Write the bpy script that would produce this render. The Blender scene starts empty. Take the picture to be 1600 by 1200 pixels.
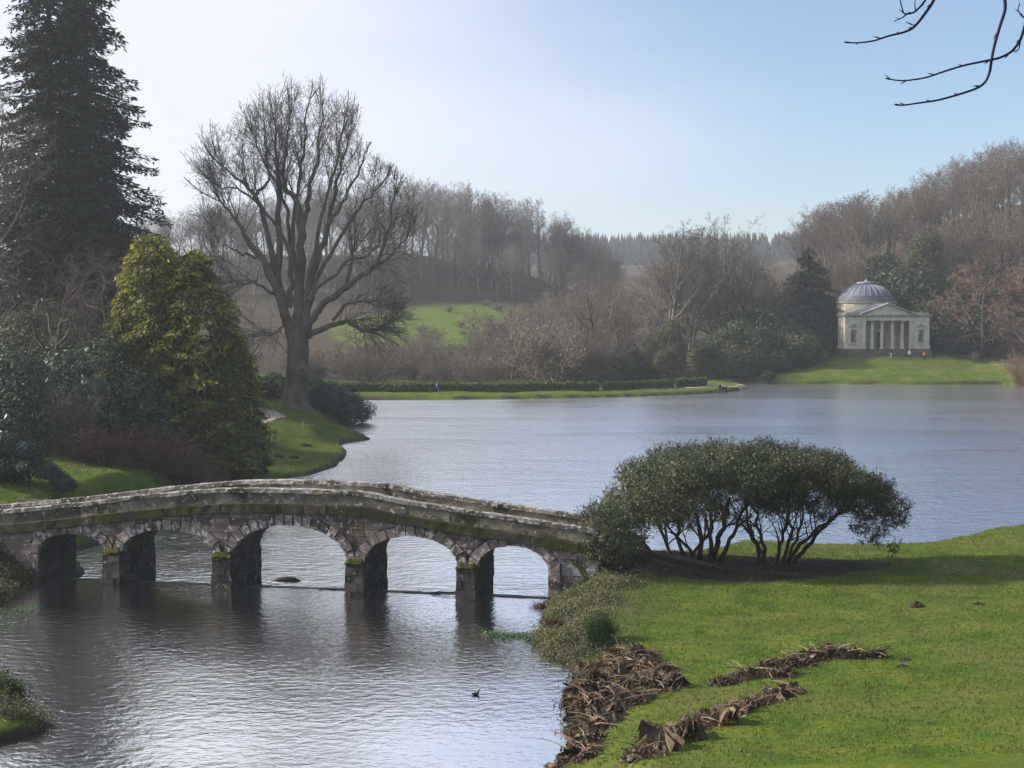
import bpy, bmesh, math, random
import numpy as np
from mathutils import Vector, Matrix
sc = bpy.context.scene
R = math.radians
# ------------------------------------------------------------------ camera
F = 2300.0; CAMZ = 13.6; PITCH = math.atan(120 / F)
cd = bpy.data.cameras.new('camera'); cam = bpy.data.objects.new('camera', cd); sc.collection.objects.link(cam)
cam.location = (0, 0, CAMZ); cam.rotation_euler = (R(90) - PITCH, 0, 0)
cd.sensor_width = 36; cd.lens = 36 * F / 1600; cd.clip_start = 0.1; cd.clip_end = 8000
sc.camera = cam
# ------------------------------------------------------------------ sky, sun, exposure
SUN_AZ = R(-84); SUN_EL = R(26)          # clockwise from +Y; negative = to the left of the view
sd = Vector((math.sin(SUN_AZ) * math.cos(SUN_EL), math.cos(SUN_AZ) * math.cos(SUN_EL), math.sin(SUN_EL)))
w = bpy.data.worlds.new('World'); sc.world = w; w.use_nodes = True
wn = w.node_tree; wn.nodes.clear()
sky = wn.nodes.new('ShaderNodeTexSky'); sky.sky_type = 'NISHITA'; sky.sun_disc = False
sky.sun_elevation = SUN_EL; sky.sun_rotation = SUN_AZ
sky.air_density = 1.0; sky.dust_density = 0.4; sky.ozone_density = 5.0; sky.altitude = 100
bg = wn.nodes.new('ShaderNodeBackground'); bg.inputs['Strength'].default_value = 0.082
wo = wn.nodes.new('ShaderNodeOutputWorld')
# thin high veil of cirrostratus, denser towards the sun (its aureole) and broken by soft streaks
_tc = wn.nodes.new('ShaderNodeTexCoord'); _mp = wn.nodes.new('ShaderNodeMapping'); _mp.inputs['Scale'].default_value = (1.2, 1.0, 4.5)
_nz = wn.nodes.new('ShaderNodeTexNoise'); _nz.inputs['Scale'].default_value = 1.4; _nz.inputs['Detail'].default_value = 5; _nz.inputs['Roughness'].default_value = .45
_dt = wn.nodes.new('ShaderNodeVectorMath'); _dt.operation = 'DOT_PRODUCT'; _dt.inputs[1].default_value = tuple(sd)
_ad = wn.nodes.new('ShaderNodeMath'); _ad.operation = 'MULTIPLY_ADD'; _ad.inputs[1].default_value = .62
_rp = wn.nodes.new('ShaderNodeMapRange'); _rp.interpolation_type = 'SMOOTHSTEP'; _rp.inputs['From Min'].default_value = .30; _rp.inputs['From Max'].default_value = .74; _rp.inputs['To Min'].default_value = .08; _rp.inputs['To Max'].default_value = .92
_mx = wn.nodes.new('ShaderNodeMix'); _mx.data_type = 'RGBA'; _mx.inputs[7].default_value = (5.9, 6.0, 6.6, 1)
for a_, b_ in ((_tc.outputs['Generated'], _mp.inputs[0]), (_mp.outputs[0], _nz.inputs['Vector']), (_tc.outputs['Generated'], _dt.inputs[0]), (_nz.outputs['Fac'], _ad.inputs[0]), (_dt.outputs['Value'], _ad.inputs[2]), (_ad.outputs[0], _rp.inputs['Value']), (_rp.outputs[0], _mx.inputs[0]), (sky.outputs[0], _mx.inputs[6]), (_mx.outputs[2], bg.inputs['Color'])): wn.links.new(a_, b_)
wn.links.new(bg.outputs[0], wo.inputs['Surface'])
sl = bpy.data.lights.new('sun', 'SUN'); sl.energy = 4.8; sl.angle = R(4.0); sl.color = (1.0, 0.93, 0.82)
so = bpy.data.objects.new('sun', sl); sc.collection.objects.link(so); so.location = (-60, 40, 80)
so.rotation_euler = sd.to_track_quat('Z', 'Y').to_euler()
vs = sc.view_settings; vs.view_transform = 'Standard'; vs.look = 'None'; vs.gamma = 1; vs.use_curve_mapping = False
vs.exposure = 0.96
sc.render.engine = 'CYCLES'
cy = sc.cycles
cy.use_denoising = True; cy.denoiser = 'OPENIMAGEDENOISE'; cy.denoising_input_passes = 'RGB_ALBEDO_NORMAL'
cy.max_bounces = 5; cy.diffuse_bounces = 2; cy.glossy_bounces = 3; cy.transmission_bounces = 2; cy.volume_bounces = 0
cy.transparent_max_bounces = 4; cy.caustics_reflective = False; cy.caustics_refractive = False
cy.sample_clamp_indirect = 4.0
# ------------------------------------------------------------------ pixels to places
_f = np.array([0, math.cos(PITCH), -math.sin(PITCH)]); _u = np.array([0, math.sin(PITCH), math.cos(PITCH)])
def ray(px, py):
    d = _f + _u * ((600 - py) / F); d[0] += (px - 800) / F
    return d
def at(px, py, Y):
    d = ray(px, py); t = Y / d[1]
    return np.array([d[0] * t, Y, CAMZ + d[2] * t])
def on_z(px, py, z=0.0):
    d = ray(px, py); t = (z - CAMZ) / d[2]
    return np.array([d[0] * t, d[1] * t, z])
# ------------------------------------------------------------------ object helpers
COL = sc.collection
def link(name, data, parent=None):
    o = bpy.data.objects.new(name, data); COL.objects.link(o)
    if parent is not None: o.parent = parent
    return o
def tag(o, label=None, cat=None, group=None, kind=None):
    if label: o['label'] = label
    if cat: o['category'] = cat
    if group: o['group'] = group
    if kind: o['kind'] = kind
    return o
def thing(name, label, cat, loc=(0, 0, 0), rz=0, group=None):
    o = link(name, None); o.location = tuple(float(v) for v in loc); o.rotation_euler = (0, 0, rz); o.empty_display_size = .2
    return tag(o, label, cat, group)
def copy_tree(o, parent=None):
    c = o.copy(); COL.objects.link(c); c.parent = parent
    for ch in list(o.children): copy_tree(ch, c)
    return c
def mk(name, V, F4=None, F3=None, mats=None, smooth=False, attr=None, midx=None):
    """numpy mesh: V (n,3), quads F4, tris F3"""
    V = np.asarray(V, np.float32).reshape(-1, 3)
    me = bpy.data.meshes.new(name)
    loops = []; starts = []; tot = 0
    for Fx, k in ((F4, 4), (F3, 3)):
        if Fx is None or len(Fx) == 0: continue
        Fx = np.asarray(Fx, np.int32).reshape(-1, k)
        loops.append(Fx.ravel()); starts.append(tot + np.arange(len(Fx), dtype=np.int32) * k); tot += Fx.size
    loops = np.concatenate(loops); starts = np.concatenate(starts)
    me.vertices.add(len(V)); me.vertices.foreach_set('co', V.ravel())
    me.loops.add(len(loops)); me.loops.foreach_set('vertex_index', loops)
    me.polygons.add(len(starts)); me.polygons.foreach_set('loop_start', starts)
    me.polygons.foreach_set('use_smooth', np.full(len(starts), bool(smooth)))
    if midx is not None: me.polygons.foreach_set('material_index', np.asarray(midx, np.int32))
    me.update(calc_edges=True)
    for a, vals in (attr or {}).items():
        vals = np.asarray(vals, np.float32)
        if vals.ndim == 2:
            at_ = me.color_attributes.new(a, 'FLOAT_COLOR', 'POINT'); at_.data.foreach_set('color', vals.ravel())
        else:
            at_ = me.attributes.new(a, 'FLOAT', 'POINT'); at_.data.foreach_set('value', vals)
    for m in (mats if isinstance(mats, (list, tuple)) else [mats]):
        if m: me.materials.append(m)
    return me
def merge(parts):
    """join (V,F4) pairs"""
    Vs, Fs, n = [], [], 0
    for V, Fq in parts:
        V = np.asarray(V, float).reshape(-1, 3); Vs.append(V); Fs.append(np.asarray(Fq, int).reshape(-1, 4) + n); n += len(V)
    return np.concatenate(Vs), np.concatenate(Fs)
BOXF = np.array([[0, 1, 3, 2], [4, 6, 7, 5], [0, 4, 5, 1], [2, 3, 7, 6], [0, 2, 6, 4], [1, 5, 7, 3]])
def box(x0, x1, y0, y1, z0, z1):
    return np.array([[x, y, z] for x in (x0, x1) for y in (y0, y1) for z in (z0, z1)], float), BOXF
def lathe(prof, n=16, cap=True, c=(0, 0), ph=0):
    prof = np.asarray(prof, float); a = ph + np.arange(n) * 2 * math.pi / n
    V = np.stack([c[0] + prof[:, 0:1] * np.cos(a), c[1] + prof[:, 0:1] * np.sin(a), np.repeat(prof[:, 1:2], n, 1)], -1).reshape(-1, 3)
    Fq = []
    for i in range(len(prof) - 1):
        for k in range(n): Fq.append([i * n + k, i * n + (k + 1) % n, (i + 1) * n + (k + 1) % n, (i + 1) * n + k])
    return V, np.array(Fq)
def segtubes(S, n=3):
    """S rows: p0(3) p1(3) r0 r1 -> frustum per row"""
    S = np.asarray(S, float); p0, p1, r0, r1 = S[:, 0:3], S[:, 3:6], S[:, 6], S[:, 7]
    d = p1 - p0; d /= np.maximum(np.linalg.norm(d, axis=1, keepdims=True), 1e-9)
    ref = np.where(np.abs(d[:, 2:3]) > .9, np.array([[1., 0, 0]]), np.array([[0, 0, 1.]]))
    a = np.cross(d, ref); a /= np.linalg.norm(a, axis=1, keepdims=True); b = np.cross(d, a)
    th = np.arange(n) * 2 * math.pi / n; ct, st = np.cos(th)[None, :, None], np.sin(th)[None, :, None]
    off = a[:, None] * ct + b[:, None] * st
    V = np.concatenate([p0[:, None] + off * r0[:, None, None], p1[:, None] + off * r1[:, None, None]], 1)
    m = len(S); base = (np.arange(m) * 2 * n)[:, None]; k = np.arange(n)[None]; k2 = (np.arange(n) + 1) % n
    Fq = np.stack([base + k, base + k2[None], base + n + k2[None], base + n + k], -1).reshape(-1, 4)
    return V.reshape(-1, 3), Fq
def polytube(pts, rad, n=8):
    """continuous tube along a polyline"""
    P = np.asarray(pts, float); m = len(P); rad = np.broadcast_to(np.asarray(rad, float), (m,))
    T = np.gradient(P, axis=0); T /= np.linalg.norm(T, axis=1, keepdims=True)
    ref = np.array([0, 0, 1.]) if abs(T[0][2]) < .9 else np.array([1., 0, 0])
    V = []; a = np.cross(T[0], ref); a /= np.linalg.norm(a)
    th = np.arange(n) * 2 * math.pi / n
    for i in range(m):
        a = a - T[i] * a.dot(T[i]); a /= np.linalg.norm(a); b = np.cross(T[i], a)
        V.append(P[i] + rad[i] * (np.cos(th)[:, None] * a + np.sin(th)[:, None] * b))
    V = np.concatenate(V); Fq = []
    for i in range(m - 1):
        for k in range(n): Fq.append([i * n + k, i * n + (k + 1) % n, (i + 1) * n + (k + 1) % n, (i + 1) * n + k])
    return V, np.array(Fq)
def leaves(rng, C, N, size, asp=.4, spread=.6, droop=None):
    """quads at centres C, facing roughly along N; returns V,F4"""
    m = len(C); size = np.broadcast_to(np.asarray(size, float), (m,))
    n = N + rng.normal(0, spread, (m, 3)); n /= np.linalg.norm(n, axis=1, keepdims=True) + 1e-9
    t = rng.normal(0, 1, (m, 3))
    if droop is not None: t = t * .6 + droop
    t -= n * (t * n).sum(1, keepdims=True); t /= np.linalg.norm(t, axis=1, keepdims=True) + 1e-9
    b = np.cross(n, t); L = size[:, None]; W = L * asp * .5
    V = np.stack([C, C + t * L * .5 + b * W, C + t * L, C + t * L * .5 - b * W], 1)
    return V.reshape(-1, 3), np.arange(m * 4).reshape(-1, 4)
# ------------------------------------------------------------------ material helpers
def newmat(name, rough=.8, spec=.2):
    m = bpy.data.materials.new(name); m.use_nodes = True; nt = m.node_tree
    b = nt.nodes['Principled BSDF']; b.inputs['Roughness'].default_value = rough; b.inputs['Specular IOR Level'].default_value = spec
    return m, nt, b
def nd(nt, typ, **kw):
    n = nt.nodes.new(typ)
    for k, v in kw.items():
        if k[0] == '_': setattr(n, k[1:], v)
        else:
            s = n.inputs[int(k[1:])] if k[0] == 'i' and k[1:].isdigit() else n.inputs[k]
            if isinstance(v, bpy.types.NodeSocket): nt.links.new(v, s)
            else: s.default_value = v
    return n
def pos(nt, scale=(1, 1, 1), obj=False):
    g = nd(nt, 'ShaderNodeTexCoord').outputs['Object'] if obj else nd(nt, 'ShaderNodeNewGeometry').outputs['Position']
    return nd(nt, 'ShaderNodeMapping', Vector=g, Scale=scale).outputs[0]
def noise(nt, v, scale, detail=4, rough=.55, dist=0):
    return nd(nt, 'ShaderNodeTexNoise', Vector=v, Scale=scale, Detail=detail, Roughness=rough, Distortion=dist).outputs['Fac']
def ramp(nt, f, *stops):
    r = nd(nt, 'ShaderNodeValToRGB', Fac=f); e = r.color_ramp.elements
    while len(e) < len(stops): e.new(.5)
    for i, (p, c) in enumerate(stops):
        e[i].position = p; e[i].color = (*c, 1) if isinstance(c, tuple) else (c, c, c, 1)
    return r.outputs[0]
def mix(nt, f, a, b, mode='MIX'):
    n = nt.nodes.new('ShaderNodeMix'); n.data_type = 'RGBA'; n.blend_type = mode
    for s, v in ((n.inputs[0], f), (n.inputs[6], a), (n.inputs[7], b)):
        if isinstance(v, bpy.types.NodeSocket): nt.links.new(v, s)
        elif isinstance(v, tuple): s.default_value = (*v, 1)
        else: s.default_value = v
    return n.outputs[2]
def math_(nt, op, a, b=0.0):
    n = nd(nt, 'ShaderNodeMath', _operation=op)
    for s, v in ((n.inputs[0], a), (n.inputs[1], b)):
        if isinstance(v, bpy.types.NodeSocket): nt.links.new(v, s)
        else: s.default_value = v
    return n.outputs[0]
def bump(nt, b, h, strength=.5, dist=.05):
    n = nd(nt, 'ShaderNodeBump', Height=h, Strength=strength, Distance=dist); nt.links.new(n.outputs[0], b.inputs['Normal'])
def obj_rand(nt): return nd(nt, 'ShaderNodeObjectInfo').outputs['Random']
def bark(name, c0, c1, scale=1.5, var=.35, hue=None):
    m, nt, b = newmat(name, .9, .1)
    c = ramp(nt, noise(nt, pos(nt, (1, 1, .35)), scale, 5), (.3, c0), (.7, c1))
    v = nd(nt, 'ShaderNodeMapRange', Value=obj_rand(nt), **{'To Min': 1 - var, 'To Max': 1 + var}).outputs[0]
    c = mix(nt, 1.0, c, nd(nt, 'ShaderNodeCombineColor', Red=v, Green=v, Blue=v).outputs[0], 'MULTIPLY')
    if hue: c = mix(nt, ramp(nt, nd(nt, 'ShaderNodeMath', _operation='FRACT', i0=math_(nt, 'MULTIPLY', obj_rand(nt), 7.3)).outputs[0], (.35, 0.), (1., .75)), c, hue)
    nt.links.new(c, b.inputs['Base Color']); return m
def leafmat(name, c0, c1, c2=None, clump=.35, rough=.6, spec=.25, trans=.25):
    """c0 dark .. c1 light by per-leaf random, c2 by clumps of growth"""
    m, nt, b = newmat(name, rough, spec)
    r = nd(nt, 'ShaderNodeAttribute', _attribute_name='rnd').outputs['Fac']
    c = ramp(nt, r, (.1, c0), (.9, c1))
    if c2: c = mix(nt, ramp(nt, noise(nt, pos(nt), clump, 3), (.42, 0.), (.62, 1.)), c, c2)
    v = nd(nt, 'ShaderNodeMapRange', Value=obj_rand(nt), **{'To Min': .8, 'To Max': 1.2}).outputs[0]
    c = mix(nt, 1.0, c, nd(nt, 'ShaderNodeCombineColor', Red=v, Green=v, Blue=v).outputs[0], 'MULTIPLY')
    nt.links.new(c, b.inputs['Base Color'])
    t = nd(nt, 'ShaderNodeBsdfTranslucent', Color=c); mx = nd(nt, 'ShaderNodeMixShader', Fac=trans)
    nt.links.new(b.outputs[0], mx.inputs[1]); nt.links.new(t.outputs[0], mx.inputs[2])
    nt.links.new(mx.outputs[0], nt.nodes['Material Output'].inputs['Surface']); return m
def plain(name, c, rough=.7, spec=.3, var=.15, scale=3.0):
    m, nt, b = newmat(name, rough, spec)
    lo = tuple(x * (1 - var) for x in c); hi = tuple(min(1, x * (1 + var)) for x in c)
    nt.links.new(ramp(nt, noise(nt, pos(nt, obj=True), scale, 4), (.3, lo), (.7, hi)), b.inputs['Base Color']); return m
# ------------------------------------------------------------------ bridge line (plan)
PZ = 0.6                                   # pond level; the lake beyond the weir lies at 0
_A = on_z(345, 922, PZ); _B = on_z(730, 938, PZ)
bu = (_B - _A)[:2]; bu /= np.linalg.norm(bu); bn = np.array([-bu[1], bu[0]])
bO = _A[:2] + .25 * bn; BT = 3.5           # face of the bridge, and its width
def bs(px):
    d = ray(px, 600); M = np.array([[bu[0], -d[0]], [bu[1], -d[1]]])
    return float(np.linalg.solve(M, -bO)[0])
def bxy(s, y=0.): return bO + s * bu + y * bn
def bz(px, py): s = bs(px); return at(px, py, bxy(s)[1])[2]
sL, sR = bs(57), bs(858)
def P2(px, py, z=0.): return tuple(on_z(px, py, z)[:2])
# ------------------------------------------------------------------ shoreline (plan), lake and pond in one ring
SHORE = [P2(*p, PZ) for p in [(880, 1300), (868, 1205), (884, 1165), (893, 1120), (888, 1075), (895, 1046), (845, 1020), (836, 992), (848, 955)]]
SHORE += [tuple(bxy(sR + .1, -.6)), tuple(bxy(sR + .1, BT + .5))]
SHORE += [(6.5, 73.0), (9.5, 77.2)] + [P2(*p) for p in [(1120, 862), (1240, 866), (1400, 868), (1450, 861), (1518, 843), (1600, 834), (1760, 818)]]
SHORE += [(70, 100), (130, 140), (128, 225), (97, 255)] + [P2(*p) for p in [(1588, 602), (1565, 601), (1480, 601), (1380, 600.6), (1290, 600), (1215, 599.5), (1168, 597.5), (1135, 599)]]
SHORE += [P2(*p) for p in [(1150, 602), (1168, 606.5), (1158, 610), (1130, 613.5), (1080, 616.5), (1000, 619.5), (900, 622), (800, 623.5), (700, 624.5), (560, 625), (505, 627)]]
SHORE += [P2(*p) for p in [(512, 640), (552, 658), (531, 668), (548, 676), (575, 685), (580, 687), (545, 691), (529, 697), (541, 704), (543, 712), (525, 729), (486, 742), (440, 748), (380, 762), (290, 800), (180, 845), (112, 864)]]
SHORE += [tuple(bxy(sL - .5, BT + 2.)), tuple(bxy(sL - .1, BT + .2)), tuple(bxy(sL - .1, -.6))]
SHORE += [P2(*p, PZ) for p in [(30, 922), (5, 945), (-50, 970), (-120, 1010), (-110, 1045), (-20, 1058), (35, 1082), (58, 1125), (80, 1142), (25, 1158), (-30, 1172), (-160, 1200), (-260, 1300)]]
SHORE += [(-17, 30), (-8, 28), (0, 31)]
SHORE = np.array(SHORE)
def shore_dist(X, Y):
    """signed distance, + on land"""
    P = np.stack([X.ravel(), Y.ravel()], 1); n = len(P); out = np.full(n, 1e9); ins = np.zeros(n, bool)
    A = SHORE; B = np.roll(SHORE, -1, 0)
    for a, b in zip(A, B):
        ab = b - a; t = np.clip(((P - a) @ ab) / (ab @ ab), 0, 1)
        dd = P - a - t[:, None] * ab; np.minimum(out, (dd * dd).sum(1), out)
        c = (a[1] > P[:, 1]) != (b[1] > P[:, 1])
        if abs(b[1] - a[1]) > 1e-9: ins ^= c & (P[:, 0] < (b[0] - a[0]) * (P[:, 1] - a[1]) / (b[1] - a[1]) + a[0])
    return (np.sqrt(out) * np.where(ins, -1, 1)).reshape(X.shape)
# ------------------------------------------------------------------ land heights
CP = [at(*p) for p in [
    (460, 632, 162), (500, 636, 165), (420, 634, 158), (400, 650, 145), (440, 670, 140), (470, 700, 136), (430, 720, 126), (520, 655, 160),
    (180, 742, 90), (250, 757, 88), (120, 716, 98), (300, 745, 100), (240, 735, 100), (350, 720, 118), (60, 790, 80), (200, 690, 115), (100, 650, 118), (0, 690, 100),
    (300, 630, 150), (200, 600, 165), (100, 560, 165), (-100, 500, 170), (-300, 520, 120),
    (700, 528, 335), (560, 530, 340), (830, 520, 335), (700, 476, 432), (820, 468, 440), (600, 478, 432), (480, 478, 430),
    (1300, 556, 279), (1385, 554, 279), (1470, 555, 279), (1385, 553, 300), (1300, 553, 300), (1260, 572, 274), (1520, 578, 272), (1385, 576, 269), (1450, 577, 269), (1320, 577, 269),
    (1100, 590, 275), (1000, 588, 285), (900, 590, 285), (1200, 560, 300), (1100, 560, 310)]]
CP += [(2.7, 64.0, 1.9), (4.6, 66.8, 2.9), (7, 69.5, 2.0), (5, 63, 1.75), (3.5, 60, 1.5), (6, 60, 1.6), (9, 66, 1.5), (13, 68, 1.35), (12, 75, 1.2), (18, 74, 1.1), (25, 75, 1.15), (30, 80, 1.3),
       (45, 88, 1.6), (20, 66, 1.4), (28, 66, 1.55), (6, 54, 1.5), (10, 54, 1.6), (16, 54, 1.75), (24, 54, 2.1), (5, 46, 1.5), (9, 45, 1.9), (14, 42, 2.3), (20, 42, 2.7), (4, 40, 1.6), (8, 38, 2.2),
       (13, 36, 2.6), (18, 30, 4.3), (6, 28, 3.6), (0, 24, 3.8), (0, 12, 8.2), (10, 14, 8.6), (0, 0, 11.9), (14, 0, 12.6), (-14, 0, 10.5), (-14, 16, 5.5), (-30, 25, 6), (-40, 45, 5), (-30, 62, 3.2), (-27.5, 70, 3.0),
       (-26, 75, 3.3), (-34, 80, 4.4), (-24, 66, 1.5), (-23, 48, 1.2), (-28, 44, 2.5), (-50, 95, 9), (-70, 130, 14), (-90, 200, 18), (-60, 200, 5), (-90, 260, 10),
       (60, 60, 4.5), (60, 30, 9), (90, 100, 6), (150, 150, 8), (150, 230, 12), (-60, -60, 13), (60, -60, 14), (0, -150, 20),
       (-30, 232, .9), (-55, 230, 1.2), (0, 237, .85), (20, 247, .85), (38, 256, .8), (-30, 250, .2), (0, 258, .2), (-70, 330, 4), (-30, 290, 1), (20, 300, 1.5), (30, 330, 4),
       (-120, 450, 18), (-35, 500, 32), (5, 505, 25), (35, 490, 11), (-90, 500, 30), (-160, 520, 24), (-35, 620, 34), (40, 620, 10), (80, 560, 14),
       (120, 350, 30), (98, 340, 23), (72, 330, 14), (58, 330, 9), (140, 420, 42), (90, 420, 28), (190, 400, 50), (170, 300, 28), (115, 300, 13), (104, 285, 6), (200, 600, 55), (60, 420, 10),
       (-300, 800, 45), (0, 900, 30), (300, 900, 50), (0, 1200, 54), (150, 1200, 53), (-300, 1250, 58), (400, 1250, 56), (120, 1000, 35), (0, 1700, 70), (700, 1700, 60), (-700, 1700, 60), (-1200, 600, 50), (1200, 600, 50), (0, 2300, 60), (-900, -200, 30), (900, -200, 30)]
CP = np.array(CP, float)
def _k(r): return r
_D = np.linalg.norm(CP[:, None, :2] - CP[None, :, :2], axis=2)
_M = np.block([[_k(_D) + np.eye(len(CP)) * -.3, np.ones((len(CP), 1))], [np.ones((1, len(CP))), np.zeros((1, 1))]])
_W = np.linalg.solve(_M, np.append(CP[:, 2], 0))
def sstep(x, a, b): t = np.clip((x - a) / (b - a), 0, 1); return t * t * (3 - 2 * t)
def vnoise(X, Y, sc_, seed=0):
    o = 0; r = np.random.default_rng(seed)
    for i in range(5):
        a = r.uniform(0, 6.28); k = r.uniform(.6, 1.7) / sc_; o = o + np.sin((X * math.cos(a) + Y * math.sin(a)) * k * 6.28 + r.uniform(0, 6.28))
    return o / 5
def h(X, Y):
    X = np.asarray(X, float); Y = np.asarray(Y, float); shp = X.shape; x = X.ravel(); y = Y.ravel()
    L = np.full(len(x), _W[-1])
    for (cx, cy_, _), wt in zip(CP, _W[:-1]): L += wt * np.hypot(x - cx, y - cy_)
    d = shore_dist(x, y)
    pond = ((x - bO[0]) * bn[0] + (y - bO[1]) * bn[1]) < .9
    wl = np.where(pond & (np.abs(x) < 60), PZ, 0.)
    far = sstep(y, 100, 200)
    dw = 2.5 + 2.0 * far
    L = np.maximum(L, wl + .45)
    lip = .32 + .25 * far
    near = wl + lip * sstep(d, -.1, .45) + (L - wl - lip) * sstep(d, .2, dw)
    bed = wl - .15 - np.clip(-d * .35, 0, 2.0)
    z = np.where(d > 0, near, bed)
    z = z + np.where(d > 0.3, (.05 * vnoise(x, y, 5, 1) + .10 * vnoise(x, y, 17, 2) * sstep(d, .5, 6)) * (1 + far), 0)
    return z.reshape(shp)
def hz(x, y): return float(h(np.array([x]), np.array([y]))[0])
def ground(px, py, y0=20., y1=700.):
    d = ray(px, py); Y = np.arange(y0, y1, .25); t = Y / d[1]; Z = CAMZ + d[2] * t; H = h(d[0] * t, Y)
    i = int(np.argmax(H >= Z)); return np.array([d[0] * t[i], Y[i], H[i]])
# ------------------------------------------------------------------ ground material
m_ground, nt, b = newmat('ground_cover_soil', .95, .1)
vc = nd(nt, 'ShaderNodeVertexColor', _layer_name='mask').outputs[0]
sp = nd(nt, 'ShaderNodeSeparateColor', Color=vc)
p = pos(nt)
g1 = ramp(nt, noise(nt, p, .55, 6, .62), (.25, (.030, .070, .006)), (.5, (.082, .135, .012)), (.75, (.16, .168, .028)))
g2 = ramp(nt, noise(nt, p, 7., 5, .7), (.3, .5), (.7, 1.25))
gr = mix(nt, 1., g1, g2, 'MULTIPLY')
gr = mix(nt, ramp(nt, noise(nt, p, .16, 4, .6), (.45, 0.), (.7, .75)), gr, mix(nt, noise(nt, p, 3., 5, .7), (.06, .062, .018), (.16, .135, .05)))
lit = mix(nt, noise(nt, p, 2.5, 6, .7), (.022, .016, .011), (.085, .062, .042))
lit = mix(nt, ramp(nt, noise(nt, p, .35, 4), (.5, 0.), (.65, .6)), lit, (.035, .045, .016))
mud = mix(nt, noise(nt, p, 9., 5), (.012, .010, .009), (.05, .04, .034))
rough_ = mix(nt, noise(nt, p, .5, 6, .7), (.035, .05, .014), (.11, .105, .045))
c = mix(nt, sp.outputs[0], lit, gr)
c = mix(nt, sp.outputs[2], c, rough_)
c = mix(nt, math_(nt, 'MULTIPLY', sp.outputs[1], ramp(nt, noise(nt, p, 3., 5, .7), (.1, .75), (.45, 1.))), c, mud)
nt.links.new(c, b.inputs['Base Color'])
bump(nt, b, noise(nt, p, 14., 6, .75), .9, .06)
# ------------------------------------------------------------------ ground sheet
ys = np.concatenate([np.array([-400, -200, -90, -40, -15]), np.arange(0, 30, 1.5), np.arange(30, 92, .33), np.arange(92, 185, .9), np.arange(185, 300, 1.1), np.geomspace(300, 600, 75)[0:], np.geomspace(615, 2250, 40)])
tt = np.concatenate([-np.geomspace(1., .42, 14)[:-1], np.linspace(-.41, .41, 240), np.geomspace(.42, 1., 14)[1:]])
YY, TT = np.meshgrid(ys, tt, indexing='ij')
XX = TT * np.maximum(YY + 25, 60)
ZZ = h(XX, YY)
SD = shore_dist(XX, YY)
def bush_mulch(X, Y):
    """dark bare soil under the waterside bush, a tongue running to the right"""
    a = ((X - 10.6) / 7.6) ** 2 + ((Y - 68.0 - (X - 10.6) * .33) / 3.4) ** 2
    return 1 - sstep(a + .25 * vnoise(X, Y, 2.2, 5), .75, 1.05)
HEAPS = [(*ground(px, py)[:2], r) for px, py, r in [(960, 1035, .9), (930, 1085, 1.), (1000, 1060, .9), (940, 1130, .8), (905, 1170, .6), (1040, 1050, .7), (1150, 1063, .5), (1210, 1048, .6), (1280, 1030, .6), (1350, 1028, .5), (1020, 1172, .5), (1080, 1142, .5), (1140, 1115, .5), (1210, 1093, .4)]]
def grass_masks(X, Y, sd):
    g = np.ones_like(X)
    # woods: leaf litter instead of grass
    wood = sstep(Y, 262, 268) * np.ones_like(X)
    lawn = ((X - 70.5) / 23.) ** 2 + ((Y - 270) / 10.5) ** 2
    wood = wood * sstep(lawn + .1 * vnoise(X, Y, 6, 3), .9, 1.1)
    past = ((X + 15) / 32.) ** 2 + ((Y - 375) / 62.) ** 2
    wood = wood * sstep(past + .15 * vnoise(X, Y, 20, 4), .8, 1.05)
    wood = np.maximum(wood, sstep(-X, 18 + (Y - 80) * .22, 21 + (Y - 80) * .24) * (Y > 102) * (Y < 262))
    wood = np.maximum(wood, (X < -24) * sstep(-X, 32, 34) * (Y > 60) * (Y < 110))
    g = 1 - wood
    mud = np.clip(1 - sstep(np.abs(sd + .12 * vnoise(X, Y, 1.3, 6)), .18, .5), 0, 1)
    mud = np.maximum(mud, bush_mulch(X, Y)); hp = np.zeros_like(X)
    for hx, hy_, hr in HEAPS: hp = np.maximum(hp, np.exp(-((X - hx) ** 2 + (Y - hy_) ** 2) / (hr * hr)))
    mud = np.maximum(mud, sstep(hp + .25 * vnoise(X, Y, .9, 12), .25, .75) * .9)
    rg = np.exp(-(((X - 3.2) / 3.0) ** 2 + ((Y - 59.5) / 4.2) ** 2) ** 2)
    return g, mud, np.clip(rg, 0, 1)
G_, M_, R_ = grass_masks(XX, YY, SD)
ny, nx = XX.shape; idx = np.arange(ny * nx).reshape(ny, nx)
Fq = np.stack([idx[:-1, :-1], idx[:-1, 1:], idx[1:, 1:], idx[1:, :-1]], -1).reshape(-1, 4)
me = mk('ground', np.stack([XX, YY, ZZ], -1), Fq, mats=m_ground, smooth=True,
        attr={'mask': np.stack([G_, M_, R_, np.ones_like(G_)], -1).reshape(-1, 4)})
tag(link('ground', me), kind='structure')
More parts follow.
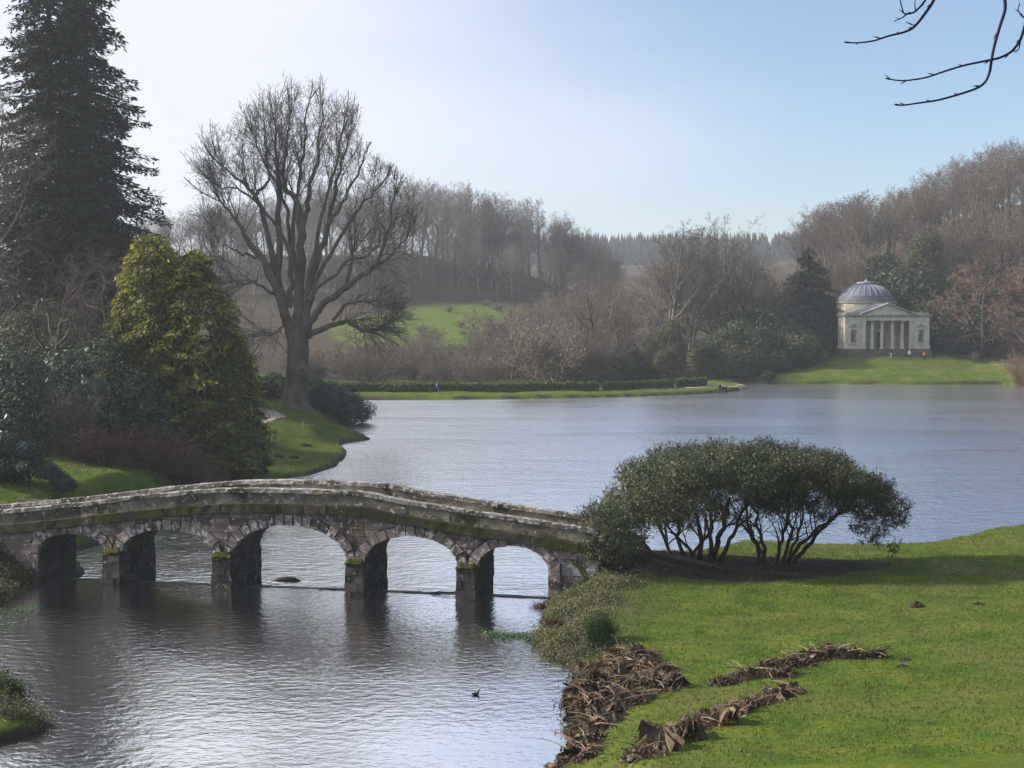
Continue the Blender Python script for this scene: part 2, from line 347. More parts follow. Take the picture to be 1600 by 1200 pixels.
# ------------------------------------------------------------------ water
def water(name, deep, rip, rg, fq):
    m, nt, b = newmat(name, .04, .5)
    b.inputs['Base Color'].default_value = (*deep, 1); b.inputs['IOR'].default_value = 1.33
    gl = nd(nt, 'ShaderNodeBsdfGlossy', Roughness=rg, Color=(1., 1., 1., 1))
    fr = nd(nt, 'ShaderNodeFresnel', IOR=1.9)
    rf = nd(nt, 'ShaderNodeMapRange', Value=fr.outputs[0], **{'From Min': .1, 'From Max': .8, 'To Min': .97, 'To Max': 1.}); mx = nd(nt, 'ShaderNodeMixShader', Fac=rf.outputs[0])
    p = pos(nt, (.75, 1, 1))
    n1 = noise(nt, p, fq, 2, .5, .3); n2 = noise(nt, p, fq * 3.3, 2, .5); n3 = noise(nt, p, .38, 2)
    calm = ramp(nt, noise(nt, pos(nt, (.35, 1, 1)), .055, 3, .6, .6), (.36, .35), (.6, 1.))
    hh = math_(nt, 'MULTIPLY', math_(nt, 'ADD', math_(nt, 'ADD', math_(nt, 'MULTIPLY', n1, .42), math_(nt, 'MULTIPLY', n2, .13)), math_(nt, 'MULTIPLY', n3, .3)), calm)
    bp = nd(nt, 'ShaderNodeBump', Height=hh, Strength=1., Distance=rip)
    for s in (gl.inputs['Normal'], fr.inputs['Normal']): nt.links.new(bp.outputs[0], s)
    df = nd(nt, 'ShaderNodeBsdfDiffuse', Color=(*deep, 1))
    nt.links.new(df.outputs[0], mx.inputs[1]); nt.links.new(gl.outputs[0], mx.inputs[2])
    nt.links.new(mx.outputs[0], nt.nodes['Material Output'].inputs['Surface']); return m
m_lake = water('lake_water', (.018, .022, .028), .34, .21, 1.7); m_pond = water('pond_water', (.020, .017, .014), .085, .13, 3.0)
wl0, wl1 = bxy(-60, .9), bxy(70, .9)
tag(link('lake_water', mk('lake_water', [(*wl0, 0), (*wl1, 0), (400, 120, 0), (400, 330, 0), (-200, 330, 0), (-200, 120, 0)], F3=[(0, 1, 2), (0, 2, 3), (0, 3, 4), (0, 4, 5)], mats=m_lake)), kind='structure')
q0, q1 = bxy(-8 + sL, .9), bxy(sR + 3, .9)
tag(link('pond_water', mk('pond_water', [(*q0, PZ), (-60, 60, PZ), (-40, 24, PZ), (8, 24, PZ), (10, 60, PZ), (*q1, PZ)], F3=[(0, 1, 2), (0, 2, 3), (0, 3, 4), (0, 4, 5)], mats=m_pond)), kind='structure')
# ------------------------------------------------------------------ bridge
def stonemat(name, lo, hi, lich=.62, moss=0., lc=(.50, .50, .48)):
    m, nt, b = newmat(name, .95, .15); p = pos(nt)
    c = ramp(nt, noise(nt, p, 1.3, 6, .65), (.3, lo), (.7, hi))
    v = nd(nt, 'ShaderNodeMapRange', Value=obj_rand(nt), **{'To Min': .5, 'To Max': 1.55}).outputs[0]
    c = mix(nt, 1., c, nd(nt, 'ShaderNodeCombineColor', Red=v, Green=v, Blue=v).outputs[0], 'MULTIPLY')
    c = mix(nt, ramp(nt, noise(nt, p, .5, 4, .6), (.5, 0.), (.72, .75)), c, (.035, .030, .030))
    c = mix(nt, ramp(nt, noise(nt, p, .75, 4, .6), (.58, 0.), (.70, .5)), c, (.22, .165, .075))
    if moss: c = mix(nt, ramp(nt, noise(nt, p, .9, 6, .7), (moss, 0.), (moss + .07, .95)), c, (.040, .042, .010))
    c = mix(nt, ramp(nt, noise(nt, p, 4.6, 6, .72), (lich, 0.), (lich + .03, .95)), c, lc)
    nt.links.new(c, b.inputs['Base Color']); bump(nt, b, noise(nt, p, 9., 6, .7), .8, .05); return m
m_rub = stonemat('brown_ashlar', (.115, .085, .080), (.235, .180, .165), .572)
m_vou = stonemat('arch_stone', (.13, .098, .09), (.25, .195, .175), .53)
m_par = stonemat('grey_parapet_stone', (.10, .09, .066), (.24, .215, .16), .595, .54)
m_cop = stonemat('coping_stone', (.115, .105, .092), (.24, .22, .195), .54, .53)
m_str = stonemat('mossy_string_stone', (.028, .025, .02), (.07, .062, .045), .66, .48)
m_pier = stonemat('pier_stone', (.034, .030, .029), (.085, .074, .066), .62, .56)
m_core = plain('dark_mortar', (.035, .03, .028), .95, .1)
m_moss = plain('pier_moss', (.042, .047, .010), .95, .05, .7, 6)
m_road = plain('bridge_gravel', (.30, .26, .21), .95, .1, .3, 6)
m_white = stonemat('limewashed_stone', (.20, .20, .20), (.36, .36, .36), .60, .56)
bang = math.atan2(bu[1], bu[0])
bridge = thing('stone_bridge', 'old five-arched stone footbridge, mossy and lichen-spotted, spanning the neck of the lake', 'bridge', (bO[0], bO[1], 0), bang)
rb = np.random.default_rng(11)
prof_px = [(-140, 812), (0, 797), (120, 785), (219, 773), (300, 766), (345, 763), (400, 762.5), (480, 764), (545, 766.5), (575, 769.5), (609, 777), (732, 797), (905, 823), (935, 827.5)]
prof = np.array([(bs(px), bz(px, py)) for px, py in prof_px])
def topz(s): return np.interp(s, prof[:, 0], prof[:, 1])
s0, s1 = prof[0, 0], prof[-1, 0]
CH, SH, TH = .19, .50, .42                 # coping, slab, string heights
ARCH = []                                  # s left, s right, spring z, crown z
for xl, xr, (cx_, cy_), (qx, qy) in [(57, 160, (102, 834), (160, 862)), (186, 331, (260, 827.5), (330, 868)), (360, 540, (452, 821), (540, 878)), (568, 714, (645, 838), (714, 885)), (744, 858, (796, 853), (745, 890))]:
    ARCH.append((bs(xl), bs(xr), bz(qx, qy), bz(cx_, cy_)))
RING = .46
def arch_pt(a, th, off=0.):
    l, r, zs, zc = a; hw, rise, c = (r - l) / 2, zc - zs, (l + r) / 2
    x, z = hw * math.cos(th), rise * math.sin(th); nx, nz = rise * math.cos(th), hw * math.sin(th); L = math.hypot(nx, nz)
    return c + x + off * nx / L, zs + z + off * nz / L
ext_s = np.linspace(s0, s1, 1600); ext_z = np.full(1600, -9.); int_z = np.full(1600, -2.)
for a in ARCH:
    th = np.linspace(0, math.pi, 200)
    P_ = np.array([arch_pt(a, t, RING) for t in th]); P_ = P_[np.argsort(P_[:, 0])]
    k = (ext_s > P_[0, 0]) & (ext_s < P_[-1, 0]); ext_z[k] = np.maximum(ext_z[k], np.interp(ext_s[k], P_[:, 0], P_[:, 1]))
    hw, c = (a[1] - a[0]) / 2, (a[0] + a[1]) / 2; k = np.abs(ext_s - c) < hw
    int_z[k] = a[2] + (a[3] - a[2]) * np.sqrt(1 - ((ext_s[k] - c) / hw) ** 2) + .03
def extz(s): return np.interp(s, ext_s, ext_z)
def bpart(name, V, Fq, m, parent=bridge, smooth=False): return link(name, mk(name, V, Fq, mats=m, smooth=smooth), parent)
# core: solid wall with the arch openings, behind the facing stones
ss = np.unique(np.concatenate([np.linspace(s0, s1, 520)] + [np.array([a[0] - .001, a[0] + .001, a[1] - .001, a[1] + .001]) for a in ARCH]))
zb = np.interp(ss, ext_s, int_z)
for a in ARCH:
    k = (ss > a[0]) & (ss < a[1]); hw, c = (a[1] - a[0]) / 2, (a[0] + a[1]) / 2
    zb[k] = a[2] + (a[3] - a[2]) * np.sqrt(np.maximum(0, 1 - ((ss[k] - c) / hw) ** 2)) + .03
    zb[(ss < a[0]) & (ss > a[0] - .1)] = -2; zb[(ss > a[1]) & (ss < a[1] + .1)] = -2
zt = topz(ss) - CH - SH - .12
n = len(ss); y0, y1 = .12, BT - .02
V = np.concatenate([np.stack([ss, np.full(n, y), z], 1) for y, z in ((y0, zb), (y0, zt), (y1, zb), (y1, zt))])
Fq = []
for i in range(n - 1):
    for (p_, q_) in ((0, 1), (1, 3), (3, 2), (2, 0)): Fq.append([p_ * n + i, p_ * n + i + 1, q_ * n + i + 1, q_ * n + i])
bpart('rubble_core', V, Fq, m_pier)
# deck
zd = topz(ss) - CH - SH + .02
V = np.concatenate([np.stack([ss, np.full(n, y), z], 1) for y, z in ((.2, zd), (BT - .2, zd), (.2, zd - .2), (BT - .2, zd - .2))])
Fq = [[p_ * n + i, p_ * n + i + 1, q_ * n + i + 1, q_ * n + i] for i in range(n - 1) for (p_, q_) in ((0, 1), (1, 3), (3, 2), (2, 0))]
bpart('deck', V, Fq, m_road)
def jit(V, a=.012): return np.asarray(V, float) + rb.normal(0, a, np.shape(V))
# voussoirs
for a in ARCH:
    ring = link('arch_ring', None, bridge); ring.empty_display_size = .1
    per = sum(math.dist(arch_pt(a, i * math.pi / 60), arch_pt(a, (i + 1) * math.pi / 60)) for i in range(60))
    nv = max(9, int(per / .40) | 1); ts = []
    fine = np.linspace(0, math.pi, 400); L = np.cumsum([0] + [math.dist(arch_pt(a, fine[i]), arch_pt(a, fine[i + 1])) for i in range(399)])
    ts = np.interp(np.linspace(0, L[-1], nv + 1), L, fine)
    for i in range(nv):
        g = .012; t0, t1 = ts[i] + g, ts[i + 1] - g; ro = RING + rb.uniform(-.03, .06); yo = rb.uniform(-.05, 0)
        q = [arch_pt(a, t0), arch_pt(a, (t0 + t1) / 2), arch_pt(a, t1), arch_pt(a, t1, ro), arch_pt(a, t0, ro)]
        V = np.array([[s, y, z] for y in (yo, .5) for s, z in q])
        Fs = [[0, 1, 3, 4], [1, 2, 3, 3], [5, 9, 8, 6], [0, 5, 6, 1], [1, 6, 7, 2], [2, 7, 8, 3], [3, 8, 9, 4], [4, 9, 5, 0]]
        V = jit(V, .010)
        me = mk('voussoir', V, [f for f in Fs if len(set(f)) == 4], [[1, 2, 3], [6, 8, 7]], mats=m_vou); link('voussoir', me, ring)
# facing stones of the spandrels, cut to the arches below and the string above
span = link('spandrel_facing', None, bridge); span.empty_display_size = .1
z = .55; ci = 0
while z < 5.2:
    ch = rb.uniform(.30, .40); s = s0 + (ci % 2) * .35
    while s < s1:
        L = rb.uniform(.55, 1.05); a_, b_ = s + .008, min(s + L - .008, s1)
        u_ = np.linspace(a_, b_, 9); bot = np.maximum(z + .007, extz(u_) + .015); top = np.minimum(z + ch - .007, topz(u_) - CH - SH - TH + .05)
        # in openings of the arches and in the piers below the spring there is no facing
        blocked = np.zeros(9, bool)
        for a in ARCH: blocked |= (u_ > a[0] - .02) & (u_ < a[1] + .02) & (z < a[2])
        inp = (z < 2.0) & (u_ > sL) & (u_ < sR)
        ok = (top - bot > .03) & ~blocked & ~inp
        runs = []; st = None
        for i in range(9):
            if ok[i] and st is None: st = i
            if (not ok[i] or i == 8) and st is not None:
                e = i if ok[i] else i - 1
                if e > st: runs.append((st, e))
                st = None
        for (i0, i1) in runs:
            k = np.arange(i0, i1 + 1); m_ = len(k); yo = rb.uniform(-.02, .02)
            V = np.concatenate([np.stack([u_[k], np.full(m_, y), zz[k]], 1) for y in (yo, .2) for zz in (bot, top)])
            Fs = []
            for i in range(m_ - 1):
                for (p_, q_) in ((0, 1), (2, 3), (1, 3), (0, 2)): Fs.append([p_ * m_ + i, p_ * m_ + i + 1, q_ * m_ + i + 1, q_ * m_ + i])
            for e in (0, m_ - 1): Fs.append([e, m_ + e, 3 * m_ + e, 2 * m_ + e])
            me = mk('ashlar_stone', V, Fs, mats=m_white if (a_ > sR - .1 and 1.4 < z < 2.35 and rb.random() < .5) else m_rub); link('ashlar_stone', me, span)
        s += L
    z += ch; ci += 1
# piers: courses of front, flank and cap stones
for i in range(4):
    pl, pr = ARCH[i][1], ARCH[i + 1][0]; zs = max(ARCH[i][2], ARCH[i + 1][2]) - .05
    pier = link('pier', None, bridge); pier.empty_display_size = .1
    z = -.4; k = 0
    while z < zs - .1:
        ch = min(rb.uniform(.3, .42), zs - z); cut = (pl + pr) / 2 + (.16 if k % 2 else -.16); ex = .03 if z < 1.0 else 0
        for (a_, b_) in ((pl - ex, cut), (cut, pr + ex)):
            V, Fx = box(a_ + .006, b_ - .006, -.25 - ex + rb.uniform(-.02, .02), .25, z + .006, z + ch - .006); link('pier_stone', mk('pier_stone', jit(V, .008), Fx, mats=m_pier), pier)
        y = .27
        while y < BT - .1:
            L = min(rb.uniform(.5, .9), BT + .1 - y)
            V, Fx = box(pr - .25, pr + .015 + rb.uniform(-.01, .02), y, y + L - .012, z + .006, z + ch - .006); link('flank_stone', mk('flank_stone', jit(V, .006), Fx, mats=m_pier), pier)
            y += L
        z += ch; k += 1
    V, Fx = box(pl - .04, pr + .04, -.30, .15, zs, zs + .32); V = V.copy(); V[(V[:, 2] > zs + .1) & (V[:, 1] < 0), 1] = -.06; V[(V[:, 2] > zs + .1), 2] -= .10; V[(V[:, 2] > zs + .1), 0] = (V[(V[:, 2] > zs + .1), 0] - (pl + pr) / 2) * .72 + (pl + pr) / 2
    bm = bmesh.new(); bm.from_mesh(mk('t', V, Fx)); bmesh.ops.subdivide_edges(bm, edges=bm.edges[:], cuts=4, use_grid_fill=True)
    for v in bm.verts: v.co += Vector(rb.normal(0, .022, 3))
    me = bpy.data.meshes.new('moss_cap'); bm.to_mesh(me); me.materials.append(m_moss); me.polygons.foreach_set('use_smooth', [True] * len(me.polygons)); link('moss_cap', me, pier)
# left abutment flank inside the first arch
y = .1
for zq in np.arange(-.4, ARCH[0][2], .4):
    V, Fx = box(sL - .3, sL + .012, .05, BT, zq + .006, zq + .394); link('abutment_stone', mk('abutment_stone', jit(V, .008), Fx, mats=m_pier), bridge)
    V, Fx = box(sL - .5, sL + .012, -.15, .25, zq + .006, zq + .394); link('abutment_stone', mk('abutment_stone', jit(V, .015), Fx, mats=m_rub), bridge)
    V, Fx = box(sR - .012, sR + .5, -.12, .25, zq + .006, zq + .394); link('abutment_stone', mk('abutment_stone', jit(V, .015), Fx, mats=m_rub), bridge)
# string course, parapets, copings
def course(name, parent, lo, hi, ya, yb, lmin, lmax, m, slope=0., breaks=()):
    s = s0
    while s < s1 - .2:
        L = rb.uniform(lmin, lmax); e = min(s + L, s1); dz = rb.uniform(-.012, .012); dy = rb.uniform(-.012, .012)
        V = []
        for x in (s + .006, e - .006):
            t = topz(x)
            V += [(x, ya + dy, t + lo + dz), (x, ya + dy + (slope if slope > 0 else 0), t + hi + dz), (x, yb + dy, t + lo + dz), (x, yb + dy + (slope if slope < 0 else 0), t + hi + dz)]
        V = np.array(V)
        # bevelled-ish wear: split along the length so the edge can wobble
        segs = 4; xs = np.linspace(s + .006, e - .006, segs + 1); VV = []
        for x in xs:
            t = topz(x) + dz; j = rb.normal(0, .009, (6, 2)); bv = .022
            ring = [(ya + dy, t + lo), (ya + dy, t + hi - bv), (ya + dy + bv + max(slope, 0), t + hi), (yb + dy - bv + min(slope, 0), t + hi), (yb + dy, t + hi - bv), (yb + dy, t + lo)]
            VV += [(x, r_[0] + j[i][0], r_[1] + j[i][1]) for i, r_ in enumerate(ring)]
        Fs = [[i * 6 + k, i * 6 + (k + 1) % 6, (i + 1) * 6 + (k + 1) % 6, (i + 1) * 6 + k] for i in range(segs) for k in range(6)]
        for o_ in (0, segs * 6): Fs += [[o_, o_ + 1, o_ + 2, o_ + 3], [o_, o_ + 3, o_ + 4, o_ + 5]]
        link(name, mk(name, VV, Fs, mats=m), parent); s = e
for yf, back in ((0., False), (BT, True)):
    par = link('parapet', None, bridge); par.empty_display_size = .1
    sg = -1 if not back else 1
    A_, B_ = (yf - .02, yf + .30) if not back else (yf - .30, yf + .02)
    course('parapet_slab', par, -CH - SH + .004, -CH - .004, A_, B_, 1.2, 2.0, m_par)
    A2, B2 = (A_ - .07, B_ + .05) if not back else (A_ - .05, B_ + .07)
    course('coping_stone', par, -CH, 0., A2, B2, 1.0, 1.7, m_cop)
    A3, B3 = (A_ - .13, B_ - .05) if not back else (A_ + .05, B_ + .13)
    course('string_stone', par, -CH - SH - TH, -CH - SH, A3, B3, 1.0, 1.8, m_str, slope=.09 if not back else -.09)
# weir sill under the bridge
m_weir = plain('wet_sill_stone', (.03, .027, .024), .5, .5, .4, 2)
weir = thing('weir', 'low dark stone weir sill between the bridge piers at water level', 'weir', (*bxy(0, .9), 0), bang)
x = sL + .2; 
while x < sR - .1:
    L = rb.uniform(.8, 1.6); V, Fx = box(x, min(x + L - .01, sR), -.05, .28, -1.0, PZ + (.035 if x > bs(470) else .012) + rb.uniform(-.008, .012)); link('sill_stone', mk('sill_stone', jit(V, .012), Fx, mats=m_weir), weir); x += L
# ------------------------------------------------------------------ domed temple
def tstone(name, lo, hi, stain):
    m, nt, b = newmat(name, .9, .2); p = pos(nt)
    c = ramp(nt, noise(nt, p, .8, 6, .65), (.3, lo), (.7, hi))
    c = mix(nt, ramp(nt, noise(nt, pos(nt, (1.5, 1.5, .3)), .9, 5, .65), (.5, 0.), (.75, .7)), c, stain)
    nt.links.new(c, b.inputs['Base Color']); bump(nt, b, noise(nt, p, 4, 5), .4, .05); return m
m_ts = tstone('pale_limestone', (.50, .445, .345), (.70, .645, .53), (.22, .195, .16))
m_ts2 = tstone('weathered_cornice', (.26, .24, .21), (.45, .42, .37), (.09, .085, .08))
m_step = tstone('brown_steps', (.10, .085, .07), (.17, .145, .12), (.06, .05, .045))
m_lead = plain('lead_roof', (.115, .12, .155), .55, .5, .25, 1.5)
m_rib = plain('lead_rib', (.22, .24, .29), .5, .5, .2, 2)
m_dark = plain('dark_door', (.025, .027, .035), .6, .4)
m_statue = plain('dark_statue_stone', (.13, .13, .14), .8, .3)
TY = 280.; tc = at(1386, 545, TY); TA = R(4)
temple = thing('domed_temple', 'pale stone classical temple with columned portico and grey lead dome on the far lawn', 'temple', tc, TA)
def tp(name, parts, m, parent=temple, smooth=False):
    V, Fx = merge(parts) if isinstance(parts, list) else parts
    return link(name, mk(name, V, Fx, mats=m, smooth=smooth), parent)
tp('podium', box(-8.6, 8.6, -.35, 19.6, -2.6, 0), m_step)
for i in range(5): tp('step', box(-8.0 + .0 * i, 8.0, -.35 - .34 * (i + 1), -.352 - .34 * i, -2.5, -.19 * (i + 1)), m_step)
for sg in (-1, 1):
    xa, xb = (-8.2, -4.9) if sg < 0 else (4.9, 8.2); xc = (xa + xb) / 2
    tp('wing_wall', [box(xa, xc - .55, 0, 4.5, .5, 6.1), box(xc + .55, xb, 0, 4.5, .5, 6.1), box(xc - .55, xc + .55, 0, 4.5, 3.5, 6.1), box(xc - .55, xc + .55, 0, 4.5, .5, 1.25), box(xc - .55, xc + .55, .7, 4.5, 1.25, 3.5)], m_ts)
    tp('plinth', box(xa - .12, xb + .12, -.12, 4.6, 0, .5), m_ts)
    tp('wing_cornice', [box(xa - .14, xb + .14, -.14, 4.62, 6.1, 6.3), box(xa - .42, xb + .42, -.42, 4.8, 6.3, 6.52)], m_ts2)
    tp('blocking_course', box(xa + .05, xb - .05, .05, 4.4, 6.52, 6.86), m_ts2)
    fr = tp('niche_frame', [box(xc - .95, xc - .58, -.14, -.002, 1.0, 3.75), box(xc + .58, xc + .95, -.14, -.002, 1.0, 3.75), box(xc - 1.05, xc + 1.05, -.18, -.002, 3.75, 4.05), box(xc - 1.1, xc + 1.1, -.18, -.002, .9, 1.05)], m_ts)
    V = np.array([(xc - 1.2, -.2, 4.05), (xc + 1.2, -.2, 4.05), (xc, -.2, 4.75), (xc - 1.2, -.002, 4.05), (xc + 1.2, -.002, 4.05), (xc, -.002, 4.75)])
    link('niche_pediment', mk('niche_pediment', V, [(0, 1, 4, 3), (1, 2, 5, 4), (2, 0, 3, 5)], [(0, 2, 1), (3, 4, 5)], mats=m_ts2), temple)
    xs = xa - .002 if sg < 0 else xb + .002; o_ = -.14 * (1 if sg < 0 else -1)
    tp('side_panel', [box(min(xs, xs + o_), max(xs, xs + o_), 1.2, 1.5, 1.1, 3.9), box(min(xs, xs + o_), max(xs, xs + o_), 2.9, 3.2, 1.1, 3.9), box(min(xs, xs + o_), max(xs, xs + o_), 1.1, 3.3, 3.9, 4.2)], m_ts2)
    x = sg * 4.6
    tp('anta', [box(x - .34, x + .34, -.3, .42, 0, 5.0), box(x - .42, x + .42, -.38, .44, 4.98, 5.36)], m_ts)
for x in (-2.9, -1.02, 1.02, 2.9):
    c_ = link('column', None, temple); c_.location = (x, 0.05, 0); c_.empty_display_size = .2
    tp('shaft', lathe([(.33, .25), (.335, 1.5), (.27, 4.72)], 14), m_ts, c_, True)
    tp('base', [box(-.46, .46, -.46, .46, 0, .12), lathe([(.44, .12), (.45, .19), (.36, .26), (.3, .27)], 14)], m_ts, c_)
    tp('capital', [lathe([(.27, 4.7), (.29, 4.85), (.40, 5.2)], 14), box(-.43, .43, -.43, .43, 5.2, 5.36)], m_ts2, c_)
tp('entablature', [box(-4.98, 4.98, -.34, .44, 5.36, 6.12), box(-4.98, 4.98, .44, 4.6, 5.75, 6.12)], m_ts)
tp('cornice', [box(-5.1, 5.1, -.5, 4.6, 6.12, 6.28), box(-5.35, 5.35, -.72, 4.7, 6.28, 6.5)], m_ts2)
tp('portico_wall', [box(-4.88, -.8, 3.9, 4.49, 0, 5.74), box(.8, 4.88, 3.9, 4.49, 0, 5.74), box(-.8, .8, 3.9, 4.49, 3.0, 5.74)], m_ts)
tp('door_frame', [box(-1.05, -.8, 3.75, 3.898, 0, 3.2), box(.8, 1.05, 3.75, 3.898, 0, 3.2), box(-1.15, 1.15, 3.7, 3.898, 3.2, 3.5)], m_ts)
for sg in (-1, 1): tp('door', [box(sg * .4 - .39, sg * .4 + .39, 4.1, 4.18, 0, 3.0), box(sg * .4 - .26, sg * .4 + .26, 4.06, 4.1, .3, 1.3), box(sg * .4 - .26, sg * .4 + .26, 4.06, 4.1, 1.6, 2.8)], m_dark)
# pediment: tympanum, raking cornices, roof behind
A_, zb_, zt_ = 5.35, 6.5, 8.55
V = [(-4.9, -.3, zb_), (4.9, -.3, zb_), (0, -.3, zt_ - .12), (-4.9, 9, zb_), (4.9, 9, zb_), (0, 9, zt_ - .12)]
link('tympanum', mk('tympanum', V, [(0, 1, 4, 3)], [(0, 1, 2), (3, 5, 4)], mats=m_ts), temple)
for sg in (-1, 1):
    a0, a1 = np.array([sg * A_, zb_ + .004]), np.array([0, zt_]); th_ = .30
    V = [(sg * A_, y, zb_ + .004) for y in (-.72, .3)] + [(0, y, zt_ - .1) for y in (-.72, .3)] + [(sg * A_, y, zb_ + .2) for y in (-.72, .3)] + [(0, y, zt_ + .2) for y in (-.72, .3)]
    link('raking_cornice', mk('raking_cornice', V, [(0, 1, 3, 2), (4, 6, 7, 5), (0, 2, 6, 4), (1, 5, 7, 3), (0, 4, 5, 1), (2, 3, 7, 6)], mats=m_ts2), temple)
    V = [(sg * 5.2, .3, zb_ + .06), (sg * 5.2, 9, zb_ + .06), (0, .3, zt_ + .08), (0, 9, zt_ + .08), (sg * 5.2, .3, zb_ - .02), (sg * 5.2, 9, zb_ - .02), (0, .3, zt_ - .05), (0, 9, zt_ - .05)]
    link('portico_roof', mk('portico_roof', V, [(0, 1, 3, 2), (4, 6, 7, 5), (0, 2, 6, 4), (1, 5, 7, 3), (0, 4, 5, 1)], mats=m_lead), temple)
tp('vestibule', box(-4.2, 4.2, 4.62, 10, 0, 6.45), m_ts)
RC = (0, 13.4)
tp('rotunda_drum', lathe([(5.85, 0), (5.85, 8.6), (5.0, 8.6)], 48, c=RC), m_ts, smooth=False)
tp('drum_cornice', lathe([(5.85, 8.58), (6.1, 8.7), (6.15, 8.95), (5.7, 8.98)], 48, c=RC), m_ts2)
tp('dome_step', [lathe([(5.95, 8.97), (5.9, 9.42), (5.6, 9.43), (5.55, 9.80), (5.3, 9.81), (5.26, 10.12), (4.9, 10.13)], 48, c=RC)], m_lead)
rr = np.linspace(5.02, 1.6, 12); dz = lambda r: 9.55 + 3.0 * np.sqrt(1 - (r / 5.12) ** 2)
tp('dome', lathe(list(zip(rr, dz(rr))), 48, c=RC), m_lead, smooth=True)
for k in range(26):
    a = k * 2 * math.pi / 26; pts = [(RC[0] + (r + .02) * math.cos(a), RC[1] + (r + .02) * math.sin(a), dz(r) + .03) for r in rr]
    tp('dome_rib', polytube(pts, .075, 5), m_rib)
tp('dome_cap', lathe([(1.8, 12.55), (1.85, 12.85), (1.2, 12.95), (.35, 13.05), (.22, 13.25), (.0, 13.4)], 32, c=RC), m_rib)
def twp(x, y, z): c_, s_ = math.cos(TA), math.sin(TA); return (tc[0] + x * c_ - y * s_, tc[1] + x * s_ + y * c_, tc[2] + z)
for x, nm in ((-6.55, 'left'), (6.55, 'right')):
    st = link('statue', mk('statue', *lathe([(.26, 0), (.24, .1), (.2, .12), (.22, .5), (.17, .95), (.25, 1.3), (.22, 1.5), (.08, 1.56), (.07, 1.62), (.12, 1.72), (.12, 1.84), (.05, 1.93), (0, 1.94)], 12), mats=m_statue, smooth=True))
    st.location = twp(x, .32, 1.25); st.scale = (1, .8, .98); st.rotation_euler = (0, 0, TA)
    tag(st, 'dark weathered statue standing in a niche of the temple front', 'statue', 'statues in the temple niches')
# ------------------------------------------------------------------ people
def skinmat(name, c, r=.8): return plain(name, c, r, .2, .12, 6)
m_skin = skinmat('skin', (.42, .27, .2)); m_hair = skinmat('dark_hair', (.03, .022, .018))
def person(name, label, loc, rz, ht, coat, trou, stride=.12, hairc=None, coat_low=.52, bag=None, arms=.1):
    k = ht / 1.75
    J = {'pel': (0, 0, .95, .135), 'belly': (0, 0, 1.1, .14), 'chest': (0, .0, 1.32, .155), 'neck': (0, 0, 1.48, .055), 'head': (0, -.015, 1.6, .09), 'crown': (0, -.01, 1.70, .075)}
    E = [('pel', 'belly'), ('belly', 'chest'), ('chest', 'neck'), ('neck', 'head'), ('head', 'crown')]
    for s, f in ((-1, stride), (1, -stride)):
        n = str(s)
        J.update({'hip' + n: (s * .095, 0, .88, .1), 'kn' + n: (s * .1, -f * .55 - .02, .48, .065), 'an' + n: (s * .1, -f * 1. + .03, .08, .045), 'toe' + n: (s * .115, -f - .12, .04, .04),
                  'sh' + n: (s * .19, 0, 1.4, .07), 'el' + n: (s * (.24 + arms * .3), f * .5 + .03, 1.12, .052), 'wr' + n: (s * (.23 + arms * .2), f * .8 - .1, .9, .038), 'ha' + n: (s * (.22 + arms * .2), f * .8 - .14, .82, .036)})
        E += [('pel', 'hip' + n), ('hip' + n, 'kn' + n), ('kn' + n, 'an' + n), ('an' + n, 'toe' + n), ('chest', 'sh' + n), ('sh' + n, 'el' + n), ('el' + n, 'wr' + n), ('wr' + n, 'ha' + n)]
    names = list(J); me = bpy.data.meshes.new('t'); me.from_pydata([tuple(v * k for v in J[q][:3]) for q in names], [(names.index(a), names.index(b)) for a, b in E], [])
    o = bpy.data.objects.new('t', me); COL.objects.link(o)
    o.modifiers.new('s', 'SKIN')
    if not me.skin_vertices: return None
    for q, sv in zip(names, me.skin_vertices[0].data): sv.radius = (J[q][3] * k,) * 2; sv.use_root = q == 'pel'
    ss_ = o.modifiers.new('u', 'SUBSURF'); ss_.levels = 1; ss_.render_levels = 1
    dg = bpy.context.evaluated_depsgraph_get(); m2 = bpy.data.meshes.new_from_object(o.evaluated_get(dg))
    bpy.data.objects.remove(o); m2.materials.clear()
    for m in (skinmat('coat', coat), skinmat('trousers', trou), m_skin): m2.materials.append(m)
    for p_ in m2.polygons:
        c = p_.center / k; p_.use_smooth = True
        p_.material_index = 2 if c.z > 1.50 or (c.z < .86 and abs(c.x) > .19) else (0 if c.z > coat_low * 1.7 else 1)
    p = link(name, m2); p.location = tuple(float(v) for v in loc); p.rotation_euler = (0, 0, rz)
    V, Fx = lathe([(.07, 1.5), (.105, 1.56), (.112, 1.64), (.1, 1.71), (.06, 1.76), (0, 1.775)], 12); V = V * k; V[:, 1] += .02
    link('hair', mk('hair', V, Fx, mats=skinmat('hair_' + name, hairc) if hairc else m_hair, smooth=True), p)
    if bag:
        V, Fx = box(-.16, .16, .12, .32, 1.0, 1.42); bm = bmesh.new(); bm.from_mesh(mk('t', V * k, Fx)); bmesh.ops.bevel(bm, geom=bm.edges[:], offset=.05, segments=2, affect='EDGES')
        mb = bpy.data.meshes.new('backpack'); bm.to_mesh(mb); mb.materials.append(skinmat('bag', bag)); link('backpack', mb, p)
    return tag(p, label, 'person')
def put(px, py, **k): return ground(px, py, **k)
gp = lambda px, Y: (at(px, 600, Y)[0], Y, hz(at(px, 600, Y)[0], Y))
person('person', 'person in a long dark brown coat walking on the causeway beside the hedge', gp(673, 221.5), R(80), 1.72, (.035, .03, .028), (.05, .045, .05), .15, (.12, .09, .06), .36)
